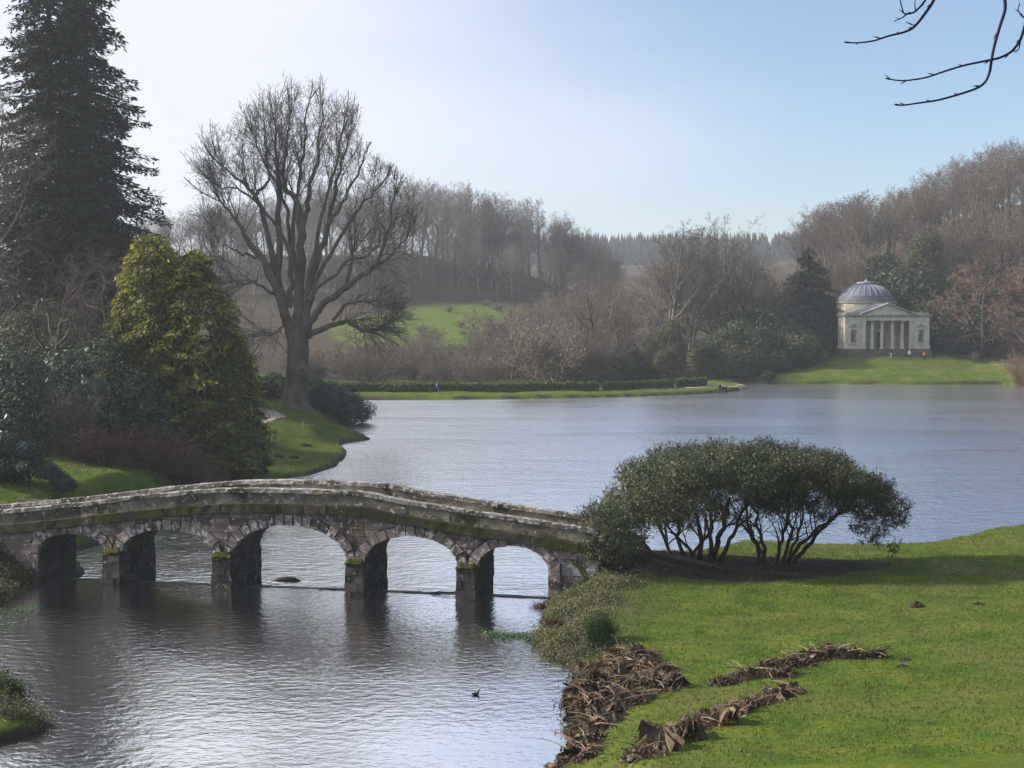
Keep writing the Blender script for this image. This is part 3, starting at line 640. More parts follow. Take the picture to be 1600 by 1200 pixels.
person('person', 'person in blue jacket and jeans with a pale blue backpack on the causeway', gp(685, 221.2), R(75), 1.78, (.03, .08, .17), (.06, .15, .32), .12, None, .52, (.45, .58, .75))
person('person', 'person in dark navy clothes at the hedge end, first of three walkers', gp(1125, 233.5), R(20), 1.75, (.02, .022, .035), (.02, .022, .04), .12, (.3, .2, .15))
person('person', 'fair-haired person in black top between two dark-clothed walkers on the causeway', gp(1129.2, 233.0), R(5), 1.72, (.015, .015, .02), (.09, .06, .055), .1, (.5, .42, .33))
person('person', 'person in dark grey coat on the causeway, last of three walkers beside the path bend', gp(1133.6, 233.2), R(-15), 1.76, (.035, .035, .045), (.03, .03, .045), .14, (.25, .18, .14))
for px, lab, coat, tr, hc in ((1391.5, 'person in black top and pale trousers at the foot of the temple steps', (.03, .03, .03), (.45, .45, .48), None), (1420.5, 'person in white jacket and dark trousers before the temple steps', (.6, .62, .68), (.05, .05, .07), (.3, .26, .22)), (1443.8, 'person in bright orange jacket before the right wing of the temple', (.75, .17, .03), (.03, .03, .04), None)):
    person('person', lab, gp(px, 276.4), R(10), 1.7, coat, tr, .08, hc)
# ------------------------------------------------------------------ gravel path
m_path = plain('pale_gravel', (.36, .31, .26), .95, .1, .2, 2)
def strip(name, pts, wd, m, lift=.03, n=60):
    pts = np.asarray(pts, float); t = np.linspace(0, len(pts) - 1, n); c = np.stack([np.interp(t, range(len(pts)), pts[:, i]) for i in (0, 1)], 1)
    for _ in range(3): c[1:-1] = (c[:-2] + c[1:-1] * 2 + c[2:]) / 4
    T = np.gradient(c, axis=0); T /= np.linalg.norm(T, axis=1, keepdims=True); N = np.stack([-T[:, 1], T[:, 0]], 1); K = 7
    V = []
    for k in np.linspace(-.5, .5, K):
        q = c + N * wd * k; V.append(np.stack([q[:, 0], q[:, 1], h(q[:, 0], q[:, 1]) + lift], 1))
    V = np.stack(V, 1).reshape(-1, 3); i = np.arange(n * K).reshape(n, K)
    Fs = np.stack([i[:-1, :-1], i[:-1, 1:], i[1:, 1:], i[1:, :-1]], -1).reshape(-1, 4)
    return tag(link(name, mk(name, V, Fs, mats=m, smooth=True)), kind='structure')
pc = [ground(*q)[:2] for q in [(330, 672), (385, 660), (424, 649), (412, 641), (370, 637)]]
strip('path', pc, 3.0, m_path, .06)
dam = np.array([P2(*q) for q in [(505, 627), (560, 625), (700, 624.5), (800, 623.5), (900, 622), (1000, 619.5), (1080, 616.5), (1130, 613.5)]])
strip('path', np.concatenate([dam[-2:] + np.array([0, 6.6]), [dam[-1] + np.array([3.5, 6.8]), dam[-1] + np.array([5.5, 9.5]), dam[-1] + np.array([4.0, 14.])]]), 1.5, m_path, .04, 90)
# ------------------------------------------------------------------ small things
m_soil = plain('dug_soil', (.035, .026, .02), .95, .1, .5, 8)
def mound(name, label, cat, loc, r, hh, m, seed, group=None):
    g = np.random.default_rng(seed); n, k = 14, 5; V = []
    for i in range(k):
        f = i / (k - 1); rad = r * (1 - f ** 1.6 * .999)
        for j in range(n): a = j * 2 * math.pi / n; q = rad * (1 + g.normal(0, .13)); V.append((q * math.cos(a), q * math.sin(a) * .8, hh * f * (1 + g.normal(0, .12)) - .06 * (i == 0)))
    Fs = [[i * n + j, i * n + (j + 1) % n, (i + 1) * n + (j + 1) % n, (i + 1) * n + j] for i in range(k - 1) for j in range(n)]
    o = link(name, mk(name, V, Fs, mats=m)); o.location = tuple(float(v) for v in loc); return tag(o, label, cat, group)
mound('molehill', 'largest dark molehill on the near lawn', 'molehill', ground(1432, 949), .34, .22, m_soil, 1)
mound('molehill', 'flat dark molehill on the near lawn beside the largest one', 'molehill', ground(1528, 946), .3, .10, m_soil, 2)
for i, q in enumerate([(1414, 1033), (1410, 1043)]): mound('molehill', 'small low molehill at the tip of the upper dead leaf heap', 'molehill', ground(*q), .24, .08, m_soil, 3 + i, 'small molehills by the leaf heap')
for i, q in enumerate([(476, 697), (434, 714), (459, 716)]): mound('molehill', 'dark molehill on the grassy bank below the great bare tree', 'molehill', ground(*q), .55, .25, m_soil, 6 + i, 'molehills on the far bank')
m_post = plain('white_paint', (.6, .62, .6), .6, .3)
g_ = ground(473, 672); o = link('marker_stake', mk('marker_stake', *merge([box(-.03, .03, -.03, .03, -.1, .75), box(-.035, .035, -.035, .035, .75, .8)]), mats=m_post)); o.location = tuple(g_); tag(o, 'thin white marker stake in the grass of the far bank', 'stake')
m_wood = plain('grey_weathered_wood', (.20, .18, .155), .9, .1, .3, 5); m_wet = plain('wet_log', (.018, .015, .014), .5, .4, .4, 4)
# half sunken log
lg = on_z(448, 908, 0); pts = [(-.75, 0, -.05), (-.4, .03, .05), (0, 0, .08), (.4, -.04, .06), (.72, 0, -.04)]
o = link('log', mk('log', *polytube(pts, [.04, .13, .16, .14, .05], 10), mats=m_wet, smooth=True)); o.location = tuple(lg); tag(o, 'dark half-sunken log floating beyond the bridge arch', 'log')
# driftwood on the weir
dw = thing('driftwood', 'thin curved branch stranded on the weir sill', 'branch', (*bxy(bs(688), .8), PZ + .03), bang)
for pts in ([(-.7, 0, .0), (-.3, .05, .10), (.2, 0, .09), (.8, .05, .0)], [(-.6, .08, .0), (-.1, .08, .05), (.4, .1, .10), (1.1, .08, .03)]): link('stick', mk('stick', *polytube(pts, .022, 5), mats=m_wet), dw)
# duck
du = thing('duck', 'small dark duck swimming on the near pond', 'duck', on_z(743, 1086, PZ), R(20)); du.scale = (.75, .75, .75)
link('body', mk('body', *polytube([(-.2, 0, .10), (-.14, 0, .07), (-.04, 0, .05), (.06, 0, .05), (.12, 0, .07), (.145, 0, .13), (.155, 0, .18), (.165, 0, .215), (.19, 0, .225), (.205, 0, .222)], [.008, .045, .075, .075, .055, .03, .028, .038, .028, .008], 10), mats=plain('duck_plumage', (.03, .026, .022), .7, .2), smooth=True), du)
link('bill', mk('bill', *polytube([(.2, 0, .22), (.23, 0, .213), (.25, 0, .21)], [.012, .010, .004], 6), mats=plain('duck_bill', (.2, .12, .02))), du)
# lattice fence at the far end of the bridge
fp = bxy(bs(-30), BT + 1.3); fz = hz(*fp)
fe = thing('lattice_fence', 'weathered wooden cross-braced fence panel behind the left end of the bridge', 'fence', (*fp, fz), bang)
zt_f = .95
for x in (-.9, .6, 2.1): link('post', mk('post', *box(x - .05, x + .05, -.05, .05, -.3, zt_f + .1), mats=m_wood), fe)
for z in (zt_f, zt_f - .62): link('rail', mk('rail', *box(-.95, 2.15, -.085, -.052, z - .04, z + .04), mats=m_wood), fe)
for k in range(6):
    x = -.9 + k * .5
    for s in (0, 1): V, Fx = polytube([(x + .5 * s, .07 + .03 * s, zt_f - .6), (x + .5 * (1 - s), .07 + .03 * s, zt_f)], .022, 4); link('brace', mk('brace', V, Fx, mats=m_wood), fe)
# small white roof glimpsed past the causeway scrub
hs = at(831, 575, 262); hy = thing('shed', 'small shed with a white roof glimpsed through the scrub behind the hedge', 'shed', (hs[0], 262, hz(hs[0], 262)))
zr = hs[2] - hy.location[2]
link('wall', mk('wall', *box(-1.1, 1.1, 0, 2, -.2, zr - .2), mats=m_wood), hy)
for s in (0, 1): V = [(-1.3, -.2 + 1.2 * s, zr - .2 + .5 * s), (1.3, -.2 + 1.2 * s, zr - .2 + .5 * s), (1.3, 1.0 + 1.2 * s, zr + .3 - .5 * s), (-1.3, 1.0 + 1.2 * s, zr + .3 - .5 * s)]; V += [(a, b_, c_ - .06) for a, b_, c_ in V]; link('roof', mk('roof', V, [(0, 1, 2, 3), (7, 6, 5, 4), (0, 4, 5, 1), (2, 6, 7, 3), (0, 3, 7, 4), (1, 5, 6, 2)], mats=m_post), hy)
# ------------------------------------------------------------------ plant materials
m_bark = bark('grey_brown_bark', (.075, .066, .056), (.18, .162, .138), 1.5, .45)
m_twig = bark('brown_twigs', (.115, .10, .088), (.20, .178, .155), 1.5, .45, (.13, .085, .064))
m_bigbark = bark('great_tree_bark', (.07, .055, .043), (.18, .145, .112), 1.2, .05)
m_bigtwig = bark('great_tree_twigs', (.085, .07, .062), (.15, .125, .11), 1.2, .05)
m_scrub = bark('scrub_twigs', (.125, .104, .084), (.205, .172, .138), .6, .18)
m_red = bark('reddish_twigs', (.17, .105, .08), (.28, .18, .135), .6)
m_purple = bark('purple_twigs', (.075, .040, .040), (.13, .075, .070), .8, .1)
m_drk = bark('dark_stems', (.014, .012, .010), (.04, .034, .028), 2., .1)
m_fir = leafmat('spruce_needles', (.012, .020, .011), (.032, .045, .020), (.022, .026, .012), .25)
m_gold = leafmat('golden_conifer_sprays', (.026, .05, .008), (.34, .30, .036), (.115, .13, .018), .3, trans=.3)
m_rhod = leafmat('rhododendron_leaves', (.018, .042, .024), (.068, .115, .066), (.045, .075, .045), .4, .45, .4)
m_laur = leafmat('laurel_leaves', (.02, .035, .014), (.06, .085, .032), (.07, .075, .035), .2, .5, .35)
m_ivy = leafmat('ivy_leaves', (.025, .038, .013), (.075, .085, .032), (.09, .085, .04), .3)
m_yew = leafmat('dark_yew', (.014, .018, .010), (.034, .038, .02), None)
m_blue = leafmat('blue_green_sprays', (.018, .042, .038), (.08, .135, .12), (.04, .066, .05), .5)
m_bush = leafmat('small_olive_leaves', (.022, .034, .014), (.085, .105, .045), (.088, .092, .042), .55, .55, .3)
m_hedge = leafmat('hedge_leaves', (.034, .052, .014), (.15, .175, .035), None)
m_cover = leafmat('bank_cover_leaves', (.028, .038, .014), (.095, .11, .04), (.12, .11, .055), .8)
m_water_plant = leafmat('water_weed_leaves', (.03, .07, .03), (.1, .17, .07), None)
# ------------------------------------------------------------------ branching
def grow(rnd, roots, P, env=None):
    out = []; st = list(roots); g = rnd.gauss; U = rnd.uniform
    while st:
        p, d, L, r, lev = st.pop(); n = max(2, int(L / P['seg'][lev] + .5)); s = L / n; wd = P['wander'][lev]; tr = P['trop'][lev]
        cn = P['kids'][lev] if lev < len(P['kids']) else 0; f0 = P['start'][lev]; az = U(0, 6.28); acc = U(0, 1); r0 = r; rend = r * P['taper'][lev]
        for i in range(n):
            f = (i + 1) / n
            dx, dy, dz_ = d[0] + g(0, wd), d[1] + g(0, wd), d[2] + g(0, wd) + tr
            l = math.sqrt(dx * dx + dy * dy + dz_ * dz_); d = (dx / l, dy / l, dz_ / l)
            q = (p[0] + d[0] * s, p[1] + d[1] * s, p[2] + d[2] * s); r1 = r + (rend - r) * f
            out.append((*p, *q, max(r0, P['rmin']), max(r1, P['rmin']), lev))
            if env is not None and lev > 0 and not env(q): break
            if cn and f > f0:
                acc += cn / (n * (1 - f0))
                while acc >= 1:
                    acc -= 1; az += 2.4 + g(0, .4); ang = R(P['ang'][lev]) * U(.7, 1.3)
                    ref = (0, 0, 1) if abs(d[2]) < .9 else (1, 0, 0)
                    ax = (d[1] * ref[2] - d[2] * ref[1], d[2] * ref[0] - d[0] * ref[2], d[0] * ref[1] - d[1] * ref[0]); l = math.sqrt(sum(v * v for v in ax)); ax = tuple(v / l for v in ax)
                    bx_ = (d[1] * ax[2] - d[2] * ax[1], d[2] * ax[0] - d[0] * ax[2], d[0] * ax[1] - d[1] * ax[0])
                    ca, sa, cz, sz = math.cos(ang), math.sin(ang), math.cos(az), math.sin(az)
                    nd_ = tuple(d[k] * ca + (ax[k] * cz + bx_[k] * sz) * sa for k in range(3))
                    fr = (f - f0) / (1 - f0)
                    st.append((q if lev else tuple(p[k] + (q[k] - p[k]) * U(.2, 1) for k in range(3)), nd_, L * P['ratio'][lev] * (1 - P['fall'][lev] * fr) * U(.7, 1.25), r1 * P['rr'][lev], lev + 1))
            p = q; r0 = r1
    return np.array(out)
BEECH = dict(seg=[1.6, 1.1, .8, .6, .5], wander=[.03, .10, .13, .16, .18], trop=[.01, .06, .05, .04, .03], kids=[15, 8, 6, 3], start=[.34, .18, .15, .1, 0], taper=[.22, .25, .3, .4, .5],
             ang=[44, 40, 42, 45], ratio=[.46, .46, .5, .52], fall=[.55, .45, .4, .3], rr=[.58, .55, .55, .6], rmin=.017)
OAK = dict(seg=[1.2, .9, .7, .5, .45], wander=[.06, .16, .18, .2, .2], trop=[0, .03, .03, .02, .0], kids=[13, 8, 5, 3], start=[.26, .16, .12, .1, 0], taper=[.3, .25, .3, .4, .5],
           ang=[58, 45, 45, 48], ratio=[.66, .48, .48, .5], fall=[.4, .4, .35, .3], rr=[.55, .52, .55, .6], rmin=.013)
ALDER = dict(seg=[1.2, .9, .6, .5], wander=[.02, .08, .12, .15], trop=[.01, .03, .03, .0], kids=[34, 9, 6], start=[.12, .12, .1, 0], taper=[.15, .3, .4, .5],
             ang=[55, 40, 45], ratio=[.36, .45, .5], fall=[.72, .4, .3], rr=[.4, .55, .6], rmin=.016)
SCRUB = dict(seg=[.8, .6, .45, .4], wander=[.10, .14, .17, .2], trop=[.03, .05, .04, .02], kids=[9, 6, 4], start=[.15, .12, .1, 0], taper=[.3, .35, .45, .5],
             ang=[30, 36, 40], ratio=[.5, .5, .52], fall=[.35, .35, .3], rr=[.55, .6, .7], rmin=.016)
def split(segs, lev, big=6, small=3):
    a = segs[segs[:, 8] <= lev]; b_ = segs[segs[:, 8] > lev]
    return segtubes(a, big), segtubes(b_, small)
PROTO = {}
def proto(key, segs, lev, mb, mt, n=6):
    (V1, F1), (V2, F2) = split(segs, lev, n)
    PROTO[key] = (mk(key + '_trunk', V1, F1, mats=mb, smooth=True), mk(key + '_crown', V2, F2, mats=mt), float(np.percentile(V2[:, 2], 99.8)))
rnd = random.Random(5)
def lean(rnd, a): t = rnd.uniform(0, 6.28); return (a * math.cos(t), a * math.sin(t), 1)
for i in range(4): proto('beech%d' % i, grow(rnd, [((0, 0, -.6), lean(rnd, .06), 21, .42, 0)], BEECH), 1, m_bark, m_twig)
for i in range(3): proto('oak%d' % i, grow(rnd, [((0, 0, -.6), lean(rnd, .10), 12.5, .36, 0)], OAK), 1, m_bark, m_twig)
for i in range(2): proto('alder%d' % i, grow(rnd, [((0, 0, -.4), lean(rnd, .04), 12, .16, 0)], ALDER), 0, m_bark, m_scrub)
def scrub_roots(n, L, r, sp): return [((rnd.gauss(0, .35), rnd.gauss(0, .35), -.3), (rnd.gauss(0, sp), rnd.gauss(0, sp), 1), L * rnd.uniform(.7, 1.1), r, 0) for _ in range(n)]
for i in range(3): proto('scrub%d' % i, grow(rnd, scrub_roots(12, 5.6, .06, .45), SCRUB), 0, m_bark, m_scrub, 4)
proto('osier', grow(rnd, scrub_roots(26, 4.2, .03, .5), dict(SCRUB, kids=[7, 4], ang=[18, 22])), 0, m_red, m_red, 3)
proto('redtree', grow(rnd, [((0, 0, -.6), lean(rnd, .08), 13, .26, 0)], dict(OAK, ang=[62, 45, 45, 48], kids=[18, 9, 6, 3], start=[.12, .15, .12, .1, 0], trop=[0, .0, -.02, -.04, -.05], ratio=[.55, .5, .48, .5])), 1, m_bark, m_red)
proto('purple', grow(rnd, scrub_roots(34, 3.0, .03, .75), dict(SCRUB, kids=[8, 5, 3])), 0, m_purple, m_purple, 3)
GC = {}
def plant(key, name, label, cat, px, Y, top=None, hgt=None, rz=None, group=None, wide=1., X=None, sink=0., mat=None):
    mt_, mc, H = PROTO[key]; x = at(px, 480, Y)[0] if X is None else X; z = hz(x, Y)
    if top is not None: hgt = at(px, top, Y)[2] - z
    s = hgt / H; o = thing(name, label, cat, (x, Y, z - sink), rnd.uniform(0, 6.28) if rz is None else rz, group)
    o.scale = (s * wide, s * wide, s)
    if mt_: link('trunk', mt_, o)
    link('crown', mc, o)
    if mat:
        for ch in o.children: ch.material_slots[0].link = 'OBJECT'; ch.material_slots[0].material = mat
    return o
# ------------------------------------------------------------------ evergreen crowns
def lump_points(rng, lumps, n, shell=.16, cull=.78):
    L = np.array(lumps, float); A = (L[:, 3] * L[:, 4] + L[:, 4] * L[:, 5] + L[:, 3] * L[:, 5]); k = rng.choice(len(L), int(n * 1.5), p=A / A.sum())
    d = rng.normal(0, 1, (len(k), 3)); d /= np.linalg.norm(d, axis=1, keepdims=True)
    fr = 1 - np.abs(rng.normal(0, shell, (len(k), 1))); fr += .10 * np.sin(d[:, :1] * 7 + k[:, None]) * np.sin(d[:, 1:2] * 6 + 2 * k[:, None]) * np.sin(d[:, 2:] * 8)
    C = L[k, :3] + d * fr * L[k, 3:6]; keep = np.ones(len(k), bool)
    for i in range(len(L)):
        q = ((C - L[i, :3]) / L[i, 3:6]); keep &= ((q * q).sum(1) > cull ** 2) | (k == i)
    C, d, k = C[keep][:n], d[keep][:n], k[keep][:n]
    N = d / L[k, 3:6]; N /= np.linalg.norm(N, axis=1, keepdims=True); return C, N
def leafmesh(name, rng, C, N, size, m, asp=.4, spread=.55, droop=None, tip=None):
    sz = size * rng.uniform(.6, 1.3, len(C)); V, Fq = leaves(rng, C, N, sz, asp, spread, droop)
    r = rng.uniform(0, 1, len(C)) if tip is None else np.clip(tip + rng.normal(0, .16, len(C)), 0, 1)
    return mk(name, V, Fq, mats=m, attr={'rnd': np.repeat(r, 4)})
def rlumps(rng, n, rx, ry, hz_, r0, r1):
    """a dome of lumps on the ground"""
    out = []
    for _ in range(n):
        a = rng.uniform(0, 6.28); q = math.sqrt(rng.uniform(0, 1)) * .78; z = hz_ * (1 - q * q) * rng.uniform(.45, .92); r = rng.uniform(r0, r1)
        out.append((q * rx * math.cos(a), q * ry * math.sin(a), max(z - r * .4, r * .5), r, r, r * .85))
    return out
rng = np.random.default_rng(21)
def stems(segs, m): return mk('stems', *segtubes(segs, 5), mats=m, smooth=True)
def shrub_proto(key, m, n, size, rx, hh, nl, r0, r1, asp=.45):
    L = rlumps(rng, nl, rx, rx, hh, r0, r1); C, N = lump_points(rng, L, n); N[:, 2] += .25
    s = grow(rnd, scrub_roots(7, hh * .75, .06, .35), dict(SCRUB, kids=[5]))
    PROTO[key] = (stems(s, m_drk), leafmesh(key, rng, C, N, size, m, asp), float(np.percentile(C[:, 2], 99.8)))
shrub_proto('rhodo0', m_rhod, 16000, .26, 4.2, 5.2, 30, .9, 1.6)
shrub_proto('rhodo1', m_rhod, 14000, .24, 4.0, 4.2, 26, .8, 1.5)
shrub_proto('laurel0', m_laur, 18000, .24, 4.0, 5.5, 22, 1.0, 1.8)
shrub_proto('laurel1', m_laur, 16000, .24, 4.2, 4.0, 20, .9, 1.6)
shrub_proto('ivytree', m_ivy, 18000, .24, 2.6, 9.0, 26, .9, 1.6)
shrub_proto('darkshrub', m_yew, 17000, .24, 4.2, 4.6, 22, .9, 1.7)
def spruce(key, H, slope, m, nb, seed, size=.42, r_top=.25):
    g = np.random.default_rng(seed); C, N, D, S = [], [], [], []
    S.append((0, 0, -1, 0, 0, H * .5, H * .016, H * .009, 0)); S.append((0, 0, H * .5, 0, 0, H, H * .009, .02, 0))
    for i in range(nb):
        z = H * (1 - (g.uniform(0, 1) ** .62) * .93); a = g.uniform(0, 6.28); L = (r_top + slope * (H - z)) * g.uniform(.38, 1.25); L = min(L, slope * H * .8)
        d = np.array([math.cos(a), math.sin(a)]); n = max(3, int(L / .55)); t = np.linspace(0, 1, n + 1)
        P = np.stack([d[0] * L * t, d[1] * L * t, z + L * (.10 * t - .48 * t ** 2 + .22 * t ** 4)], 1)
        for q in range(n): S.append((*P[q], *P[q + 1], .07 * (1 - t[q]) + .012, .07 * (1 - t[q + 1]) + .01, 1))
        m_ = int(10 + 19 * L); tq = g.uniform(.15, 1, m_) ** .8; base = np.stack([np.interp(tq, t, P[:, k]) for k in range(3)], 1)
        side = np.array([-d[1], d[0], 0]); wv = g.normal(0, 1, m_) * .30 * L * (1.05 - tq) * .8
        base += side * wv[:, None]; base[:, 2] -= np.abs(wv) * .25 + np.abs(g.normal(0, .18, m_))
        C.append(base); N.append(np.tile([d[0] * .3, d[1] * .3, .9], (m_, 1)) + g.normal(0, .3, (m_, 3))); D.append(np.tile([d[0] * .8, d[1] * .8, -.75], (m_, 1)) + side * np.sign(wv)[:, None] * .6)
    C, N, D, S = np.concatenate(C), np.concatenate(N), np.concatenate(D), np.array(S)
    PROTO[key] = (mk(key + '_trunk', *segtubes(S, 4), mats=m_drk, smooth=True), leafmesh(key, g, C, N, size, m, .38, .3, D), H)
spruce('spruce0', 42, .215, m_fir, 720, 3, .5); spruce('spruce1', 38, .215, m_fir, 640, 4, .5); spruce('yewtree', 14, .52, m_yew, 330, 5, .5)
# ------------------------------------------------------------------ the two tall spruces and their bank
plant('spruce0', 'spruce_tree', 'tallest dark spruce on the bank, its top above the picture', 'tree', 84, 158, top=-230)
plant('spruce1', 'spruce_tree', 'second dark spruce, close behind the tallest one, with loose drooping boughs', 'tree', 140, 168, top=-190)
plant('spruce1', 'spruce_tree', 'shorter dark spruce behind the golden conifer', 'tree', 178, 185, top=330, wide=.9)
plant('oak0', 'bare_tree', 'bare spreading tree in front of the spruces, limbs reaching over the rhododendrons', 'tree', -70, 104, hgt=17, rz=.4, wide=1.15, mat=m_bigtwig)
plant('oak1', 'bare_tree', 'twiggy bare tree at the foot of the tallest spruce', 'tree', 70, 112, top=335, wide=.9, mat=m_bigtwig)
plant('oak2', 'bare_tree', 'bare tree between the spruces and the golden conifer', 'tree', 175, 122, top=390, wide=.8, mat=m_bigtwig)
plant('beech1', 'bare_tree', 'slender bare tree rising left of the tallest spruce', 'tree', -45, 135, top=130, mat=m_bigtwig)
plant('oak1', 'bare_tree', 'grey bare tree in the haze right of the spruces', 'tree', 215, 205, top=300)
plant('rhodo0', 'rhododendron', 'large rhododendron between the golden conifer and the bare tree', 'shrub', 150, 108, top=532, wide=1.0)
plant('rhodo1', 'rhododendron', 'rhododendron at the picture edge below the bare limbs', 'shrub', 15, 100, top=548, wide=.95)
plant('rhodo0', 'rhododendron', 'dark rhododendron wedged against the golden conifer', 'shrub', 195, 112, top=600, wide=.8)
plant('rhodo1', 'rhododendron', 'low rhododendron behind the blue-green conifer', 'shrub', 60, 103, top=600, wide=1.1)
plant('laurel0', 'laurel', 'laurel high on the bank behind the bare trees', 'shrub', 60, 130, top=470, wide=1.2)
plant('scrub1', 'bare_shrub', 'grey twiggy shrub tangled with the rhododendrons', 'shrub', 105, 97, top=590, wide=1.1, mat=m_bigtwig)
plant('purple', 'purple_shrub', 'wide purple-brown leafless shrub on the bank above the bridge', 'shrub', 160, 96, top=660, wide=1.25)
plant('purple', 'purple_shrub', 'purple-brown leafless shrub leaning against the golden conifer', 'shrub', 240, 99, top=668, wide=1.2)
plant('purple', 'purple_shrub', 'low purple-brown shrub at the water side below the golden conifer', 'shrub', 292, 101, top=705, wide=1.0)
# low blue-green conifer at the bridge end
def blue_conifer():
    b0 = at(40, 480, 84); z = hz(b0[0], 84); o = thing('blue_conifer', 'low spreading blue-green conifer at the far end of the bridge', 'shrub', (b0[0], 84, z))
    g = np.random.default_rng(8); L = []
    for i in range(26):
        px, py = g.uniform(-40, 108), 0; e = 1 - ((px - 30) / 85) ** 2; py = 775 - g.uniform(.35, .95) * 95 * max(e, .15); q = at(px, py, 84 + g.uniform(-1.8, 1.8)) - np.array([b0[0], 84, z]); r = g.uniform(.45, .8); L.append((*q, r, r, r * .8))
    C, N = lump_points(g, L, 15000, .2); link('foliage', leafmesh('foliage', g, C, N, .2, m_blue, .3, .5, np.array([.5, 0, .1])), o)
    S = grow(rnd, [((rnd.gauss(0, .4) - .6, rnd.gauss(0, .3), -.2), (rnd.uniform(-.9, 1.), rnd.uniform(-.5, .5), .8), 3.0, .05, 0) for _ in range(16)], dict(SCRUB, kids=[5, 3]))
    link('stems', mk('stems', *segtubes(S, 4), mats=m_drk), o)
blue_conifer()
# ------------------------------------------------------------------ golden two-topped conifer
def golden():
    Yg = 112; b0 = at(305, 752, Yg); z0 = hz(b0[0], Yg); o = thing('golden_conifer', 'broad golden-green conifer with two tops beside the bridge bank', 'tree', (b0[0], Yg, z0)); g = np.random.default_rng(9)
    k = Yg / F
    # silhouette of each spire: (height px y, half width px)
    sp = [(238, [(372, 10), (395, 30), (430, 44), (480, 56), (540, 72), (600, 88), (660, 100), (705, 96), (735, 70)], 1.),
          (300, [(392, 6), (415, 24), (450, 46), (500, 74), (560, 92), (620, 104), (680, 112), (725, 120), (752, 100)], .9), (355, [(520, 6), (560, 30), (620, 48), (690, 62), (755, 60)], .7)]
    C, N, D, T = [], [], [], []
    for cx_, pr, wt in sp:
        pr = np.array(pr, float); n = int(1250 * wt)
        for _ in range(n):
            py = pr[0, 0] + (pr[-1, 0] - pr[0, 0]) * g.uniform(0, 1) ** .8; hw = np.interp(py, pr[:, 0], pr[:, 1]) * k; a = g.uniform(0, 6.28)
            rad = hw * (.68 + .20 * math.sin(a * 5 + py * .06) * math.sin(py * .085 + cx_) + .10 * math.sin(a * 9 + py * .13) + g.uniform(-.12, .18)); q = at(cx_, py, Yg); d = np.array([math.cos(a), math.sin(a), 0])
            c = np.array([q[0] - b0[0], 0, q[2] - z0]) + d * rad; m_ = 22; t = g.uniform(0, 1, m_); s = g.normal(0, .26, m_); side = np.array([-d[1], d[0], 0])
            pts = c + d * (t[:, None] - .3) * 1.0 + side * s[:, None] + np.array([0, 0, 1]) * (.30 * t - .42 * t * t + g.normal(0, .10, m_))[:, None]
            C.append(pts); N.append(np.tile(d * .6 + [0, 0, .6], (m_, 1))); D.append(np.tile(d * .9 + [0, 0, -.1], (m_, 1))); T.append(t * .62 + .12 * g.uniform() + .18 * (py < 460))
    C, N, D, T = map(np.concatenate, (C, N, D, T))
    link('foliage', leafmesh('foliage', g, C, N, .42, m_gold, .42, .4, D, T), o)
    for c_, t_ in ((238, 375), (300, 395)):
        pts = [at(c_, y_, Yg) - np.array([b0[0], Yg, z0]) for y_ in (752, 660, 560, 470, t_)]; pts[0][2] = -.5
        link('trunk', mk('trunk', *polytube(pts, [.32, .26, .2, .12, .03], 8), mats=m_drk, smooth=True), o)
golden()
